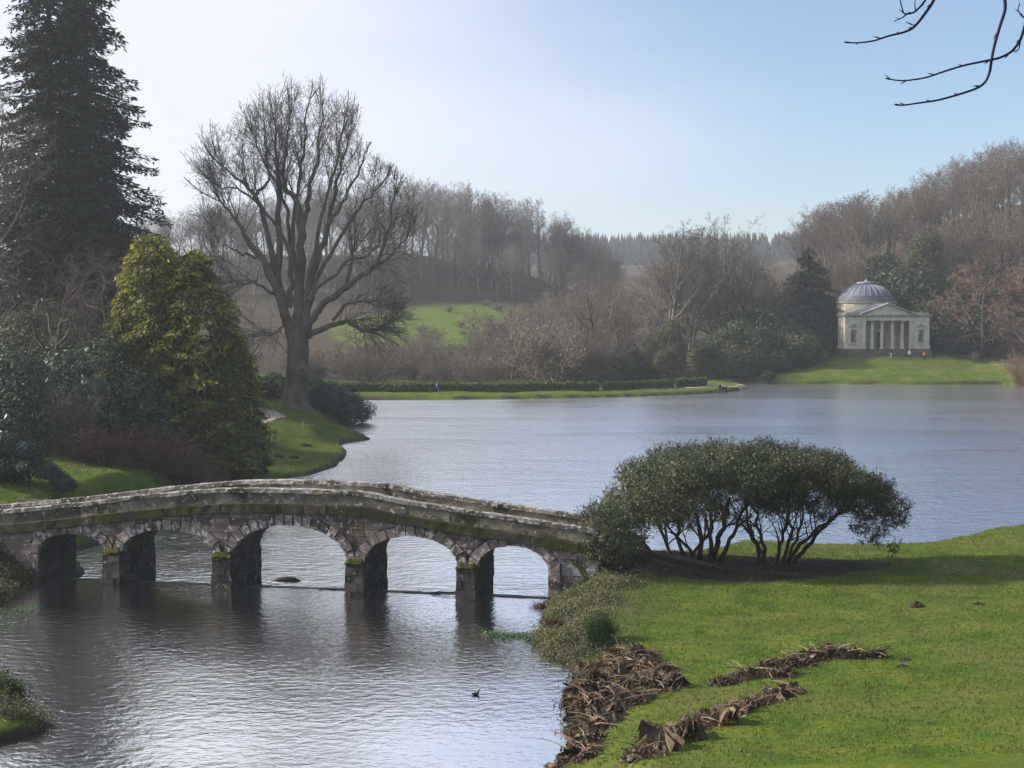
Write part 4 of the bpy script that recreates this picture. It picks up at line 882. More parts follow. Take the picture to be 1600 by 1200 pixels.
# ------------------------------------------------------------------ the great bare tree
def great():
    Yt = 162; b0 = at(460, 632, Yt); z0 = hz(b0[0], Yt); o = thing('great_bare_tree', 'great bare tree with massive forked trunk on the grassy point by the lake', 'tree', (b0[0], Yt, z0)); k = Yt / F
    rn = random.Random(17)
    def W(px, py, dy=0.): q = at(px, py, Yt); return np.array([(q[0] - b0[0]), dy, q[2] - z0])
    # (pixel path, start radius px, end radius px, depth drift m)
    limbs = [([(456, 530), (446, 490), (434, 453), (420, 417), (398, 385), (384, 366), (372, 340), (352, 318)], 13, 2.0, -2.5),
             ([(444, 480), (432, 435), (436, 372), (434, 320), (434, 285), (430, 240), (426, 190)], 11, 1.5, 1.5),
             ([(430, 425), (424, 390), (411, 336), (398, 305), (389, 293), (372, 280), (352, 262)], 8, 1.5, -1.),
             ([(398, 305), (410, 293), (418, 282), (416, 240), (412, 200)], 4.5, 1.2, 1.0),
             ([(465, 520), (466, 480), (468, 435), (470, 372), (465, 330), (462, 309), (448, 297), (440, 270), (446, 225), (452, 180)], 14, 1.4, .6),
             ([(470, 372), (477, 340), (483, 313), (488, 277), (497, 259), (500, 220), (506, 170)], 8, 1.3, -1.4),
             ([(474, 520), (480, 480), (483, 444), (497, 390), (510, 354), (516, 320), (528, 270), (540, 215)], 12, 1.5, 2.2),
             ([(510, 354), (524, 335), (540, 310), (560, 270), (575, 235)], 5, 1.2, -1.2),
             ([(476, 520), (490, 492), (506, 475), (542, 448), (569, 430), (587, 417), (600, 390), (612, 350), (618, 310)], 10, 1.5, -2.0),
             ([(542, 448), (548, 415), (550, 398)], 5, 3.0, 0),
             ([(587, 417), (606, 402), (622, 385), (634, 372)], 4, 1.2, 1.0),
             ([(478, 527), (498, 518), (519, 507), (542, 502), (560, 516), (578, 518), (590, 514)], 8, 2.2, 2.0),
             ([(486, 470), (492, 453), (524, 426), (546, 401), (560, 403), (575, 396), (588, 380)], 5, 1.2, 2.6),
             ([(520, 500), (538, 478), (560, 470), (590, 468), (610, 480)], 4, 1.1, -2.4),
             ([(436, 460), (420, 455), (400, 440), (386, 446), (372, 440)], 4, 1., -2.),
             ([(424, 415), (400, 400), (376, 398), (356, 384), (338, 380)], 4.5, 1.1, 2.), ([(446, 500), (436, 515), (420, 524), (412, 520)], 3, 1., 1.5),
             ([(464, 430), (458, 400), (455, 350), (462, 300), (470, 250), (474, 190), (478, 150)], 6, 1.2, 3.), ([(452, 480), (455, 440), (450, 380), (446, 330), (430, 290), (402, 240), (385, 200)], 7, 1.2, 3.5), ([(480, 470), (500, 420), (528, 370), (552, 330), (580, 300), (600, 272)], 6, 1.2, 3.6), ([(470, 470), (462, 420), (440, 360), (412, 320), (380, 300), (350, 295)], 6, 1.2, -3.6), ([(478, 460), (492, 400), (505, 340), (520, 290), (532, 250), (545, 190)], 6, 1.2, -3.6)]
    V, Fq = polytube([W(460, 650), W(460, 632), W(461, 622), W(463, 600), W(465, 570), W(466, 545), W(465, 520), W(466, 498)], [40 * k, 25 * k, 20.5 * k, 18.5 * k, 17.5 * k, 16.5 * k, 17 * k, 10 * k], 18)
    gq = np.random.default_rng(2); V = V + gq.normal(0, .05, V.shape); link('trunk', mk('trunk', V, Fq, mats=m_bigbark, smooth=True), o)
    lv = []
    for q, (V, Fq) in enumerate([polytube([W(472 + 7 * math.cos(a), 584, -.5) for a in (0,)] + [W(470, 575, -1.0), W(474, 562, -.8)], [.9, 1.0, .3], 10)]): link('burr', mk('burr', V + gq.normal(0, .06, V.shape), Fq, mats=m_bigbark, smooth=True), o)
    def env(q):
        px = 800 + (q[0] + b0[0]) / k; py = 480 - (q[2] + z0 - CAMZ) / k
        return rn.random() * .42 + ((px - 470) / (180 if py < 330 else 196)) ** 2 + ((py - 345) / (212 if py < 345 else 300)) ** 2 + (q[1] / 11.5) ** 2 < 1.22 and not (px > 560 and py < 225 + (px - 560) * .75) and not (px < 345 and py < 200)
    roots = []
    for path, ra, rb_, dy in limbs:
        P = np.array([W(px, py, dy * (i / (len(path) - 1)) ** 1.0) for i, (px, py) in enumerate(path)]); t = np.linspace(0, len(P) - 1, len(P) * 3); P = np.stack([np.interp(t, range(len(P)), P[:, i]) for i in range(3)], 1)
        P[1:-1] += gq.normal(0, .10, P[1:-1].shape); rr_ = np.linspace(ra, rb_, len(P)) * k * .68
        V, Fq = polytube(P, rr_, 9); link('limb', mk('limb', V, Fq, mats=m_bigbark, smooth=True), o)
        n = len(P); T = np.gradient(P, axis=0); T /= np.linalg.norm(T, axis=1, keepdims=True); Lg = np.linalg.norm(np.diff(P, axis=0), axis=1).sum()
        low = P[-1][2] < W(0, 430)[2]
        for _ in range(int(Lg * (.85 if not low else 5.0))):
            f = rn.uniform(.28, 1) ** .7; i = min(n - 1, int(f * n)); up = P[i][2] > W(0, 400)[2]
            d = np.array([rn.gauss(0, .8), rn.gauss(0, .8), rn.gauss(.25, .5)]) + T[i] * .6 + (np.array([P[i][0] * .035, P[i][1] * .09, .95]) if up else np.array([P[i][0] * .10, P[i][1] * .1, .1]))
            d /= np.linalg.norm(d); roots.append((tuple(P[i]), tuple(d), rn.uniform(3.0, 8.0) if up else rn.uniform(3, 8), min(rr_[i] * .4, .06), 1 if up else 2))
        for _ in range(5): d = T[-1] + np.array([rn.gauss(0, .35), rn.gauss(0, .35), rn.gauss(.2, .3)]); d /= np.linalg.norm(d); roots.append((tuple(P[-1]), tuple(d), rn.uniform(4, 8.5), rr_[-1] * .8, 1))
    PU = dict(seg=[1, .9, .7, .6, .5], wander=[.1, .08, .12, .15, .16], trop=[0, .09, .05, .03, 0], kids=[0, 8, 4, 2], start=[0, .15, .15, .1, 0], taper=[.3, .25, .35, .5, .5], ang=[30, 32, 34, 38], ratio=[.5, .42, .5, .55], fall=[.4, .5, .4, .3], rr=[.6, .55, .6, .7], rmin=.0135)
    PD = dict(PU, trop=[0, .0, -.10, -.13, -.12], kids=[0, 7, 6, 2], wander=[.1, .1, .12, .14, .16], ratio=[.5, .5, .5, .55])
    S = grow(rn, [r for r in roots if r[4] == 1], PU, env); S2 = grow(rn, [r for r in roots if r[4] == 2], PD, env); S = np.concatenate([S, S2])
    print('great tree segs', len(S)); a = S[S[:, 8] <= 1]; link('branches', mk('branches', *segtubes(a, 5), mats=m_bigbark, smooth=True), o); link('twigs', mk('twigs', *segtubes(S[S[:, 8] > 1], 3), mats=m_bigtwig), o)
great()
plant('rhodo1', 'evergreen_bush', 'dark evergreen bush at the water edge right of the great bare tree', 'shrub', 519, 171, top=592, wide=1.15, sink=.5)
plant('rhodo0', 'evergreen_bush', 'rounded dark evergreen bush overhanging the water beyond the great bare tree', 'shrub', 540, 173, top=606, wide=.9, sink=.5)
plant('rhodo0', 'evergreen_bush', 'dark evergreen bush touching the great bare trunk on its right', 'shrub', 498, 168, top=590, wide=.8)
plant('laurel1', 'evergreen_bush', 'dark evergreen bush between the golden conifer and the great bare trunk', 'shrub', 420, 172, top=583, wide=1.1)
# ------------------------------------------------------------------ hedges on the causeway
def hedge(label, pts, wd, ht, seed):
    g = np.random.default_rng(seed); pts = np.asarray(pts, float); seg = np.linalg.norm(np.diff(pts, axis=0), axis=1); L = seg.sum(); n = int(L * 210); cum = np.append(0, np.cumsum(seg)); t = g.uniform(0, L, n)
    c = np.stack([np.interp(t, cum, pts[:, i]) for i in (0, 1)], 1); w_ = wd * (1 + .12 * np.sin(t * .7 + seed)); hh = ht * (1 + .08 * np.sin(t * .45 + seed) + .05 * np.sin(t * 1.7)); f = g.uniform(0, 1, n)
    side = f < .45; x = np.where(side, -w_ / 2 + g.normal(0, .07, n), g.uniform(-.5, .5, n) * w_); z = np.where(side, g.uniform(0, 1, n) * hh, hh + g.normal(0, .06, n)); back = (f > .9); x = np.where(back, w_ / 2, x); z = np.where(back, g.uniform(0, 1, n) * hh, z)
    P = np.stack([c[:, 0], c[:, 1] + x, h(c[:, 0], c[:, 1] + x) + z], 1); N = np.stack([np.zeros(n), np.where(side, -1., np.where(back, 1., 0)), np.where(side | back, .2, 1.)], 1)
    o = P.mean(0); o[2] = P[:, 2].min(); e = thing('hedge', label, 'hedge', o); link('foliage', leafmesh('foliage', g, P - o, N, .26, m_hedge, .6, .5), e)
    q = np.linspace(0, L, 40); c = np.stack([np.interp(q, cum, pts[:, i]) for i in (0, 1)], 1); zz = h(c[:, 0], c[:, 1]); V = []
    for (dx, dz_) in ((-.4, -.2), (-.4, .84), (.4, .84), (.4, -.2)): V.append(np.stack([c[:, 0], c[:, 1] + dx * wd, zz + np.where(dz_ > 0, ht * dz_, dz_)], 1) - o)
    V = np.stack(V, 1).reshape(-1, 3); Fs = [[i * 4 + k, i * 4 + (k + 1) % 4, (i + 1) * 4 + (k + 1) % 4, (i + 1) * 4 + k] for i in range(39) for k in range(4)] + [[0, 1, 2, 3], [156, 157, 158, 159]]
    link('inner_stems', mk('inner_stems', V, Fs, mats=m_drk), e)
dx_ = lambda px: np.interp(px, [505, 560, 700, 800, 900, 1000, 1080, 1130], np.arange(8)); dpt = lambda px, off: np.array([np.interp(dx_(px), np.arange(8), dam[:, 0]), np.interp(dx_(px), np.arange(8), dam[:, 1]) + off])
hedge('longest clipped hedge along the causeway, starting behind the great bare tree', [dpt(p_, 9.2) for p_ in (505, 560, 640, 720, 800, 880, 940)], 1.8, 1.25, 1)
hedge('middle clipped hedge on the causeway, between the long hedge and the short one', [dpt(p_, 9.6) for p_ in (948, 1000, 1050, 1062)], 1.9, 1.2, 2)
hedge('short clipped hedge at the end of the causeway beside the three walkers', [dpt(p_, 9.8) for p_ in (1068, 1100, 1116)], 2.0, 1.35, 3)
# ------------------------------------------------------------------ woods
rw = random.Random(33)
def wood(n, xr, yr, tops, keys, name, label, group, mind=5., jitter=22, wide=(.85, 1.15), minh=12):
    """tops: list of (px, py) crown line as the pictures shows it; trees in front rows are kept lower"""
    pts = []; tries = 0; tp_ = np.array(tops, float)
    while len(pts) < n and tries < 9000:
        tries += 1; Y = rw.uniform(*yr); px = rw.uniform(*xr); x = at(px, 480, Y)[0]
        if 1222 < px < 1312 and Y < 326: continue
        if any((x - a) ** 2 + (Y - b_) ** 2 < mind ** 2 for a, b_ in pts): continue
        pts.append((x, Y)); ty = np.interp(px, tp_[:, 0], tp_[:, 1]) + rw.uniform(-6, jitter); z = hz(x, Y); hh = at(px, ty, Y)[2] - z
        if hh < minh: hh = minh * rw.uniform(.9, 1.2)
        hh = min(hh, 31)
        plant(rw.choice(keys), name, label, 'tree', px, Y, hgt=hh, group=group, wide=rw.uniform(*wide) * (1 if hh < 24 else 24 / hh))
RT = [(200, 345), (300, 325), (420, 300), (560, 285), (640, 274), (690, 278), (760, 300), (850, 318), (900, 348), (945, 375), (968, 405), (985, 430)]
wood(105, (215, 968), (462, 520), RT, ['beech0', 'beech1', 'beech2', 'beech3'], 'bare_beech', 'tall bare beech in the hazy wood crowning the ridge above the pasture', 'hazy ridge wood', 5.2, 14)
wood(60, (215, 960), (436, 466), [(p_, t_ + 45) for p_, t_ in RT], ['beech0', 'beech2', 'beech3', 'oak1'], 'bare_beech', 'bare grey tree on the front edge of the hazy ridge wood above the pasture', 'ridge wood edge', 6.5, 45)
HT = [(1180, 372), (1250, 345), (1300, 305), (1360, 298), (1420, 290), (1460, 262), (1520, 238), (1600, 212), (1750, 190)]
wood(85, (1255, 1700), (330, 385), HT, ['beech0', 'beech1', 'beech2', 'beech3'], 'bare_beech', 'tall bare beech along the skyline of the hillside behind the temple', 'hillside skyline beeches', 4.6, 20)
wood(56, (1240, 1690), (303, 330), [(p_, t_ + 70) for p_, t_ in HT], ['beech1', 'beech2', 'oak0', 'oak1', 'alder0'], 'bare_tree', 'bare woodland tree on the lower slope behind the temple', 'lower slope wood', 5.0, 60, minh=10)
MT = [(830, 480), (880, 450), (930, 440), (985, 432), (1008, 405), (1035, 355), (1075, 345), (1120, 360), (1160, 370), (1240, 380)]
wood(30, (850, 1240), (284, 335), MT, ['beech0', 'beech1', 'oak0', 'oak2', 'oak1'], 'bare_tree', 'bare grey-brown tree in the wood between the causeway and the temple', 'wood between causeway and temple', 5.5, 38, minh=9)
for px, Y, top, key, wd_, lab in [(1040, 284, 345, 'beech2', 1., 'tall bare beech with dense fan crown behind the middle hedge'), (1075, 288, 352, 'beech0', .9, 'slim bare beech beside the dense fan-crowned one'), (1135, 290, 335, 'beech1', .8, 'bare tree with two pale straight stems left of the leaning tree'),
                                  (930, 272, 425, 'oak2', .9, 'spreading bare oak with crooked limbs behind the long hedge'), (1015, 266, 440, 'oak0', 1., 'spreading bare tree with pale low limbs behind the middle hedge'), (1300, 300, 318, 'beech3', .8, 'slender bare tree rising behind the dark yew')]:
    plant(key, 'bare_tree', lab, 'tree', px, Y, top=top, wide=wd_)
lt = plant('oak1', 'leaning_tree', 'leaning bare tree with forked crown against the sky left of the dark yew', 'tree', 1170, 292, top=338, wide=.85, rz=1.2); lt.rotation_euler = (0, R(-9), 1.2)
plant('yewtree', 'yew_tree', 'dark layered evergreen tree beside the temple dome', 'tree', 1263, 297, top=380, wide=1.1)
EV = [('ivytree', 1045, 262, 500, .8, 'ivy-clad trunk like a green column behind the middle hedge'), ('ivytree', 1022, 266, 530, .7, 'shorter ivy-clad stump left of the ivy column'), ('darkshrub', 985, 262, 555, 1., 'dark evergreen shrub behind the joint of the hedges'), ('laurel1', 955, 258, 572, .8, 'pale green low shrub at the long hedge end'),
      ('ivytree', 1105, 268, 535, 1.1, 'olive ivy-covered bush behind the short hedge'), ('laurel0', 1150, 275, 500, 1., 'laurel beside the far water behind the causeway tip'), ('laurel0', 1190, 282, 470, 1., 'glossy laurel below the leaning tree'), ('laurel1', 1215, 278, 505, 1.2, 'broad laurel left of the temple lawn'),
      ('darkshrub', 1250, 292, 490, 1.1, 'dark shrub between the laurels and the temple'), ('darkshrub', 1290, 296, 478, .9, 'dark shrub pressed against the left side of the temple'), ('laurel0', 1225, 300, 445, 1., 'tall light green laurel under the yew'), ('laurel1', 1170, 272, 545, 1., 'low olive shrub at the water left of the temple lawn'), ('laurel1', 1245, 277, 535, 1.1, 'rounded olive shrub at the left edge of the temple lawn'), ('laurel1', 1280, 288, 520, .9, 'grey-green shrub at the upper corner of the temple lawn'),
      ('darkshrub', 1480, 293, 480, .8, 'dark evergreen close to the right wing of the temple'), ('darkshrub', 1492, 286, 520, .7, 'low dark evergreen beside the right wing of the temple'), ('laurel0', 1440, 300, 420, 1.1, 'tall laurel behind the right wing of the temple'), ('laurel0', 1400, 304, 400, 1., 'tall laurel behind the temple pediment'), ('laurel0', 1480, 300, 430, 1., 'laurel right of the temple under the beeches'), ('ivytree', 1435, 306, 370, .7, 'ivy-clad tree behind the temple roof'), ('ivytree', 1455, 308, 360, .6, 'ivy-clad slim tree right of the temple roof'), ('laurel1', 1560, 277, 565, 1.2, 'low green shrub on the right end of the temple lawn'), ('darkshrub', 1540, 281, 545, 1., 'dark low shrub below the russet trees')]
for key, px, Y, top, wd_, lab in EV: plant(key, 'ivy_tree' if key == 'ivytree' else 'evergreen_shrub', lab, 'tree' if key == 'ivytree' else 'shrub', px, Y, top=top, wide=wd_)
for i in range(16):
    px = 1470 + (i % 8) * 26 + rw.uniform(-9, 9) if i < 8 else 1000 + (i - 8) * 30 + rw.uniform(-9, 9); Y = rw.uniform(302, 322)
    plant(rw.choice(['laurel0', 'laurel1', 'darkshrub']), 'evergreen_shrub', 'half-hidden evergreen shrub in the shade beneath the bare woodland trees', 'shrub', px, Y, hgt=rw.uniform(3, 6), group='woodland understorey', wide=rw.uniform(1., 1.4))
plant('redtree', 'russet_tree', 'broad russet weeping bare tree right of the temple', 'tree', 1535, 283, top=400, wide=1.1)
plant('redtree', 'russet_tree', 'second russet bare tree at the picture edge behind the shore', 'tree', 1610, 280, top=415, wide=1.0)
plant('scrub1', 'bare_shrub', 'rounded brown bare shrub at the edge of the temple lawn', 'shrub', 1525, 276, top=549, wide=1.3)
plant('osier', 'osier', 'orange-red osier at the water edge right of the temple lawn', 'shrub', 1600, 255, top=545, wide=.9)
plant('laurel1', 'evergreen_shrub', 'small yellow-green shrub by the water left of the temple lawn', 'shrub', 1200, 264, top=578, wide=.9)
# scrub and alders behind the causeway
wood(46, (470, 960), (240, 300), [(470, 535), (700, 540), (840, 500), (960, 510)], ['scrub0', 'scrub1', 'scrub2'], 'bare_shrub', 'brown leafless shrub in the thicket behind the causeway hedge', 'thicket behind the causeway', 4.0, 30, (1.1, 1.5), 4.)
wood(16, (620, 960), (285, 330), [(620, 520), (760, 500), (840, 455), (960, 430)], ['scrub0', 'scrub2', 'alder1'], 'bare_shrub', 'pale leafless shrub on the slope beside the pasture', 'scrub beside the pasture', 5., 20, (1., 1.4), 5.)
for px, Y, top, key, lab in [(737, 262, 493, 'alder0', 'dark conical bare alder rising from the thicket behind the causeway'), (800, 268, 500, 'oak1', 'bare tree with crooked upper limbs in front of the pasture'), (660, 270, 525, 'alder1', 'slim bare alder at the left side of the pasture'), (860, 275, 455, 'oak0', 'bare tree right of the pasture'), (590, 265, 500, 'alder1', 'bare alder seen under the drooping limbs of the great tree'), (890, 280, 440, 'oak1', 'bare pale tree behind the tall brown thicket')]:
    plant(key, 'bare_alder' if 'alder' in key else 'bare_tree', lab, 'tree', px, Y, top=top)
plant('scrub0', 'bare_shrub', 'tall brown willow thicket right of the pasture', 'shrub', 905, 262, top=515, wide=1.5); plant('scrub2', 'bare_shrub', 'round brown thicket left of the dark evergreen shrub', 'shrub', 870, 258, top=528, wide=1.4)
for i, (px, py) in enumerate([(640, 500), (700, 488), (760, 478), (780, 485), (720, 512), (660, 520)]):
    g_ = ground(px, py, 305, 470); plant('scrub%d' % (i % 3), 'bare_shrub', 'small dark scrub clump dotted on the green pasture', 'shrub', px, g_[1], hgt=2.0, X=g_[0], group='scrub clumps on the pasture', wide=2.)
# bare trees behind the great tree on the left shore
for px, Y, top, key, lab in [(250, 262, 430, 'oak0', 'hazy bare tree behind the golden conifer'), (330, 255, 480, 'oak2', 'low bare tree behind the golden conifer tops'), (560, 300, 470, 'oak1', 'bare tree under the right limbs of the great tree'), (400, 270, 470, 'oak1', 'bare tree seen behind the great trunk')]:
    plant(key, 'bare_tree', lab, 'tree', px, Y, top=top)
# far conifer ridge, one mass
def ridge():
    g = np.random.default_rng(4); n = 1500; X = g.uniform(-60, 420, n); Y = g.uniform(1110, 1215, n); Z = h(X, Y); V, F3 = [], []; a = np.arange(5) * 2 * math.pi / 5
    H = g.uniform(13, 23, n); W_ = g.uniform(2.2, 3.6, n); P = []
    for (f, w_) in ((.1, 1.), (.5, .55), (.48, .75), (1., .02)): P.append(np.stack([X[:, None] + W_[:, None] * w_ * np.cos(a), Y[:, None] + W_[:, None] * w_ * np.sin(a), np.repeat((Z + H * f)[:, None], 5, 1)], -1))
    V = np.stack(P, 1).reshape(-1, 3); b_ = (np.arange(n) * 20)[:, None]; k = np.arange(5)[None]; k2 = (np.arange(5) + 1) % 5
    Fs = np.concatenate([np.stack([b_ + k, b_ + k2[None], b_ + 5 + k2[None], b_ + 5 + k], -1).reshape(-1, 4), np.stack([b_ + 10 + k, b_ + 10 + k2[None], b_ + 15 + k2[None], b_ + 15 + k], -1).reshape(-1, 4)])
    tag(link('conifer_plantation', mk('conifer_plantation', V, Fs, mats=plain('far_conifers', (.02, .028, .02), .9, .1, .4, .05))), 'distant blue conifer plantation on the far ridge', 'trees', kind='stuff')
ridge()
# ------------------------------------------------------------------ waterside bush
def waterside_bush(label, lumps_px, stems_px, Yb, seed, n):
    g = np.random.default_rng(seed); rn = random.Random(seed); k = Yb / F
    bx0 = np.mean([s[0][0] for s in stems_px]); b0 = at(bx0, 480, Yb); z0 = hz(b0[0], Yb); o = thing('waterside_bush', label, 'bush', (b0[0], Yb, z0)); L = []
    for (px, py, r, dep) in lumps_px:
        if dep < 0:
            q = at(px, py, Yb + dep) - np.array([b0[0], Yb, z0]); L.append((*q, r * k, r * k, r * k * .75)); continue
        for dy in ([0.] if dep == 0 else np.linspace(-dep, dep, max(2, int(dep * 1.1) + 1))):
            q = at(px + g.normal(0, 5), py - (14 if px > 985 else 0) + abs(dy) * 2.0 + g.normal(0, 3), Yb) - np.array([b0[0], Yb, z0]); rr = r * k * g.uniform(.55, 1.08); L.append((q[0], dy, q[2], rr, rr * 1.05, rr * .62))
    C, N = lump_points(g, L, n, .17, .8); N = N * .8 + np.array([0, 0, .35])
    D = N * .6 + np.array([0, 0, -.12]); tw = 9
    # bristly sprays: leaves line up along short twigs
    idx = g.choice(len(C), len(C) // 5); T0 = C[idx]; Td = N[idx] + g.normal(0, .45, (len(idx), 3)); Td /= np.linalg.norm(Td, axis=1, keepdims=True)
    f = g.uniform(0, .42, (len(idx), 5, 1)); P = (T0[:, None] + Td[:, None] * f).reshape(-1, 3); DD = np.repeat(Td, 5, 0) + g.normal(0, .4, (len(P), 3))
    link('foliage', leafmesh('foliage', g, np.concatenate([C, P]), np.concatenate([N, np.repeat(N[idx], 5, 0)]), .15, m_bush, .34, .65, np.concatenate([D, DD])), o)
    S = segtubes(np.concatenate([T0, T0 + Td * .45, np.full((len(idx), 1), .009), np.full((len(idx), 1), .005)], 1)[::2], 3); link('twigs', mk('twigs', *S, mats=m_drk), o)
    roots = []; SV = []
    for (path, ra) in stems_px:
        dy0, dy1 = g.uniform(-.6, .6), g.uniform(-2.6, 2.6); m_ = len(path)
        P = np.array([at(px, py, Yb) - np.array([b0[0], Yb, z0]) + np.array([0, dy0 + (dy1 - dy0) * i / (m_ - 1), 0]) for i, (px, py) in enumerate(path)]); P[0, 2] = min(P[0, 2], hz(b0[0] + P[0, 0], Yb + P[0, 1]) - z0) - .3
        t = np.linspace(0, m_ - 1, m_ * 3); P = np.stack([np.interp(t, range(m_), P[:, i]) for i in range(3)], 1); P[1:] += g.normal(0, .05, P[1:].shape); rr = np.linspace(ra, ra * .45, len(P)) * k * .62
        link('stem', mk('stem', *polytube(P, rr, 7), mats=m_drk, smooth=True), o)
        T = np.gradient(P, axis=0); T /= np.linalg.norm(T, axis=1, keepdims=True)
        for _ in range(6): i = rn.randint(len(P) // 3, len(P) - 1); d = T[i] + np.array([rn.gauss(0, .6), rn.gauss(0, .6), rn.gauss(.15, .3)]); d /= np.linalg.norm(d); roots.append((tuple(P[i]), tuple(d), rn.uniform(1.2, 2.6), rr[i] * .5, 0))
    S = grow(rn, roots, dict(SCRUB, seg=[.3, .25, .2, .2], kids=[4, 3], rmin=.008, trop=[.0, .0, 0, 0], wander=[.16, .2, .2, .2])); link('branches', mk('branches', *segtubes(S, 4), mats=m_drk), o)
YB = 69.
waterside_bush('spreading small-leaved evergreen bush at the bridge end, foliage drooping over the abutment',
    [(938, 795, 22, 1.5), (945, 828, 28, 1.5), (950, 858, 24, 1.5), (975, 790, 34, 2.), (985, 825, 26, 1.5), (1010, 765, 38, 3.), (1030, 800, 34, 2.5), (1055, 740, 38, 3.2), (1080, 775, 36, 3.), (1100, 735, 36, 3.2), (1135, 722, 32, 3.), (1140, 760, 40, 3.2), (1165, 745, 38, 3.2), (1120, 800, 24, 2.), (1060, 812, 24, 2.4), (1010, 812, 28, 2.2), (970, 850, 26, 1.6), (926, 806, 17, -3.5), (930, 826, 20, -4.6), (942, 845, 24, -4.6), (934, 862, 18, -5.2), (955, 866, 20, -5.), (962, 835, 26, -4.), (950, 812, 24, -3.), (918, 850, 10, -5.3), (972, 875, 16, -4.5), (985, 850, 20, -3.4)],
    [([(1040, 895), (1020, 860), (990, 835), (960, 815)], 6), ([(1050, 895), (1045, 855), (1030, 820), (1015, 790)], 6), ([(1075, 895), (1062, 850), (1068, 815), (1060, 780)], 6), ([(1090, 898), (1100, 855), (1095, 815), (1080, 770)], 8), ([(1100, 898), (1118, 850), (1125, 815), (1130, 770)], 9), ([(1108, 898), (1135, 855), (1150, 820), (1168, 780)], 7), ([(1085, 898), (1080, 860), (1050, 830), (1030, 805)], 5), ([(1110, 898), (1110, 850), (1112, 810), (1105, 770)], 7), ([(1030, 893), (1000, 872), (970, 850)], 5), ([(1060, 896), (1085, 860), (1110, 830), (1120, 790)], 5)], YB, 31, 36000)
waterside_bush('spreading small-leaved evergreen bush whose bare stems lean out to the right over the lawn',
    [(1190, 745, 38, 3.2), (1205, 728, 34, 3.), (1230, 750, 38, 3.2), (1250, 732, 34, 3.), (1280, 750, 38, 3.2), (1310, 750, 34, 3.), (1335, 768, 34, 2.6), (1362, 778, 28, 2.2), (1380, 795, 22, 1.6), (1388, 820, 17, 1.2), (1378, 842, 12, .8), (1340, 800, 22, 1.5), (1215, 782, 26, 2.), (1300, 785, 24, 2.), (1335, 838, 11, .6), (1345, 860, 7, 0), (1368, 850, 9, .5), (1195, 796, 22, 2.2), (1260, 796, 24, 2.2), (1375, 862, 9, .4)],
    [([(1190, 892), (1180, 850), (1168, 820), (1160, 780)], 6), ([(1195, 892), (1195, 850), (1182, 815), (1178, 770)], 6), ([(1205, 892), (1212, 850), (1225, 820), (1230, 775)], 6), ([(1218, 893), (1232, 850), (1232, 815), (1225, 770)], 6), ([(1225, 894), (1245, 850), (1275, 815), (1300, 785)], 6), ([(1230, 895), (1255, 872), (1278, 842), (1310, 815), (1350, 795)], 7), ([(1222, 893), (1240, 860), (1262, 825), (1270, 780)], 5), ([(1200, 892), (1190, 860), (1175, 840), (1160, 810)], 4)], YB + .8, 32, 35000)
# ------------------------------------------------------------------ cover on the bank by the bridge
def cover(name, label, pts, n, size, m, seed, asp=.6, hh=.25, kind='stuff', cat='ground cover'):
    g = np.random.default_rng(seed); pts = np.array(pts, float); c = pts.mean(0); k = g.integers(0, len(pts), n); C = pts[k, :2] + g.normal(0, 1, (n, 2)) * pts[k, 2:3]
    d = shore_dist(C[:, 0], C[:, 1]); C = C[d > -.25]; n = len(C); z = np.maximum(h(C[:, 0], C[:, 1]), PZ) + np.abs(g.normal(0, hh, n)) * (.6 + .5 * np.sin(C[:, 0] * 2.3) * np.sin(C[:, 1] * 1.9))
    P = np.stack([C[:, 0], C[:, 1], z], 1); return tag(link(name, leafmesh(name, g, P, np.tile([-.2, -.35, .8], (n, 1)), size, m, asp, .6)), label, cat, kind=kind)
RB = [(*ground(px, py)[:2], r) for px, py, r in [(850, 1000, .35), (870, 1015, .4), (890, 1025, .4), (870, 985, .5), (900, 1000, .5), (930, 990, .5), (880, 960, .6), (910, 965, .6), (870, 935, .5), (900, 930, .6), (930, 940, .6), (950, 915, .6), (880, 905, .4), (920, 895, .5), (985, 905, .7), (920, 1020, .4)]]
cover('bank_undergrowth', 'tangled low ivy and weeds on the bank below the bridge end', RB, 26000, .085, m_cover, 41)
LB = [(*q[:2], r) for q, r in [(ground(20, 905), .8), (ground(5, 930), .8), (ground(45, 885), .5), (ground(10, 870), .8), (ground(30, 850), .6), (ground(-20, 900), 1.)]]
cover('bank_undergrowth', 'leafy weeds on the bank below the left end of the bridge', LB, 9000, .11, m_cover, 42, hh=.35)
cover('bank_undergrowth', 'weedy tuft covering the small grassy point at the pond edge', [(*on_z(px, py, PZ)[:2], .3) for px, py in [(5, 1085), (20, 1105), (35, 1125), (15, 1140), (60, 1138), (0, 1120), (-15, 1100)]], 7000, .08, m_cover, 43, hh=.3)
def weed(label, pts, n, seed):
    g = np.random.default_rng(seed); P = []
    for px, py, r in pts: q = on_z(px, py, PZ); P.append(q + g.normal(0, 1, (n, 3)) * np.array([r, r * .9, 0]) + np.abs(g.normal(0, .05, (n, 1))) * np.array([0, 0, 1]))
    P = np.concatenate(P); tag(link('water_weed', leafmesh('water_weed', g, P, np.tile([0, -.2, 1.], (len(P), 1)), .10, m_water_plant, .7, .4)), label, 'water plants', kind='stuff')
weed('bright green water weed floating beside the bank below the bridge', [(770, 992, .25), (795, 995, .28), (820, 994, .25), (832, 1000, .15)], 260, 5)
weed('water weed floating in the shade below the left bridge end', [(10, 960, .5), (30, 955, .4), (15, 975, .5), (45, 948, .25)], 130, 6)
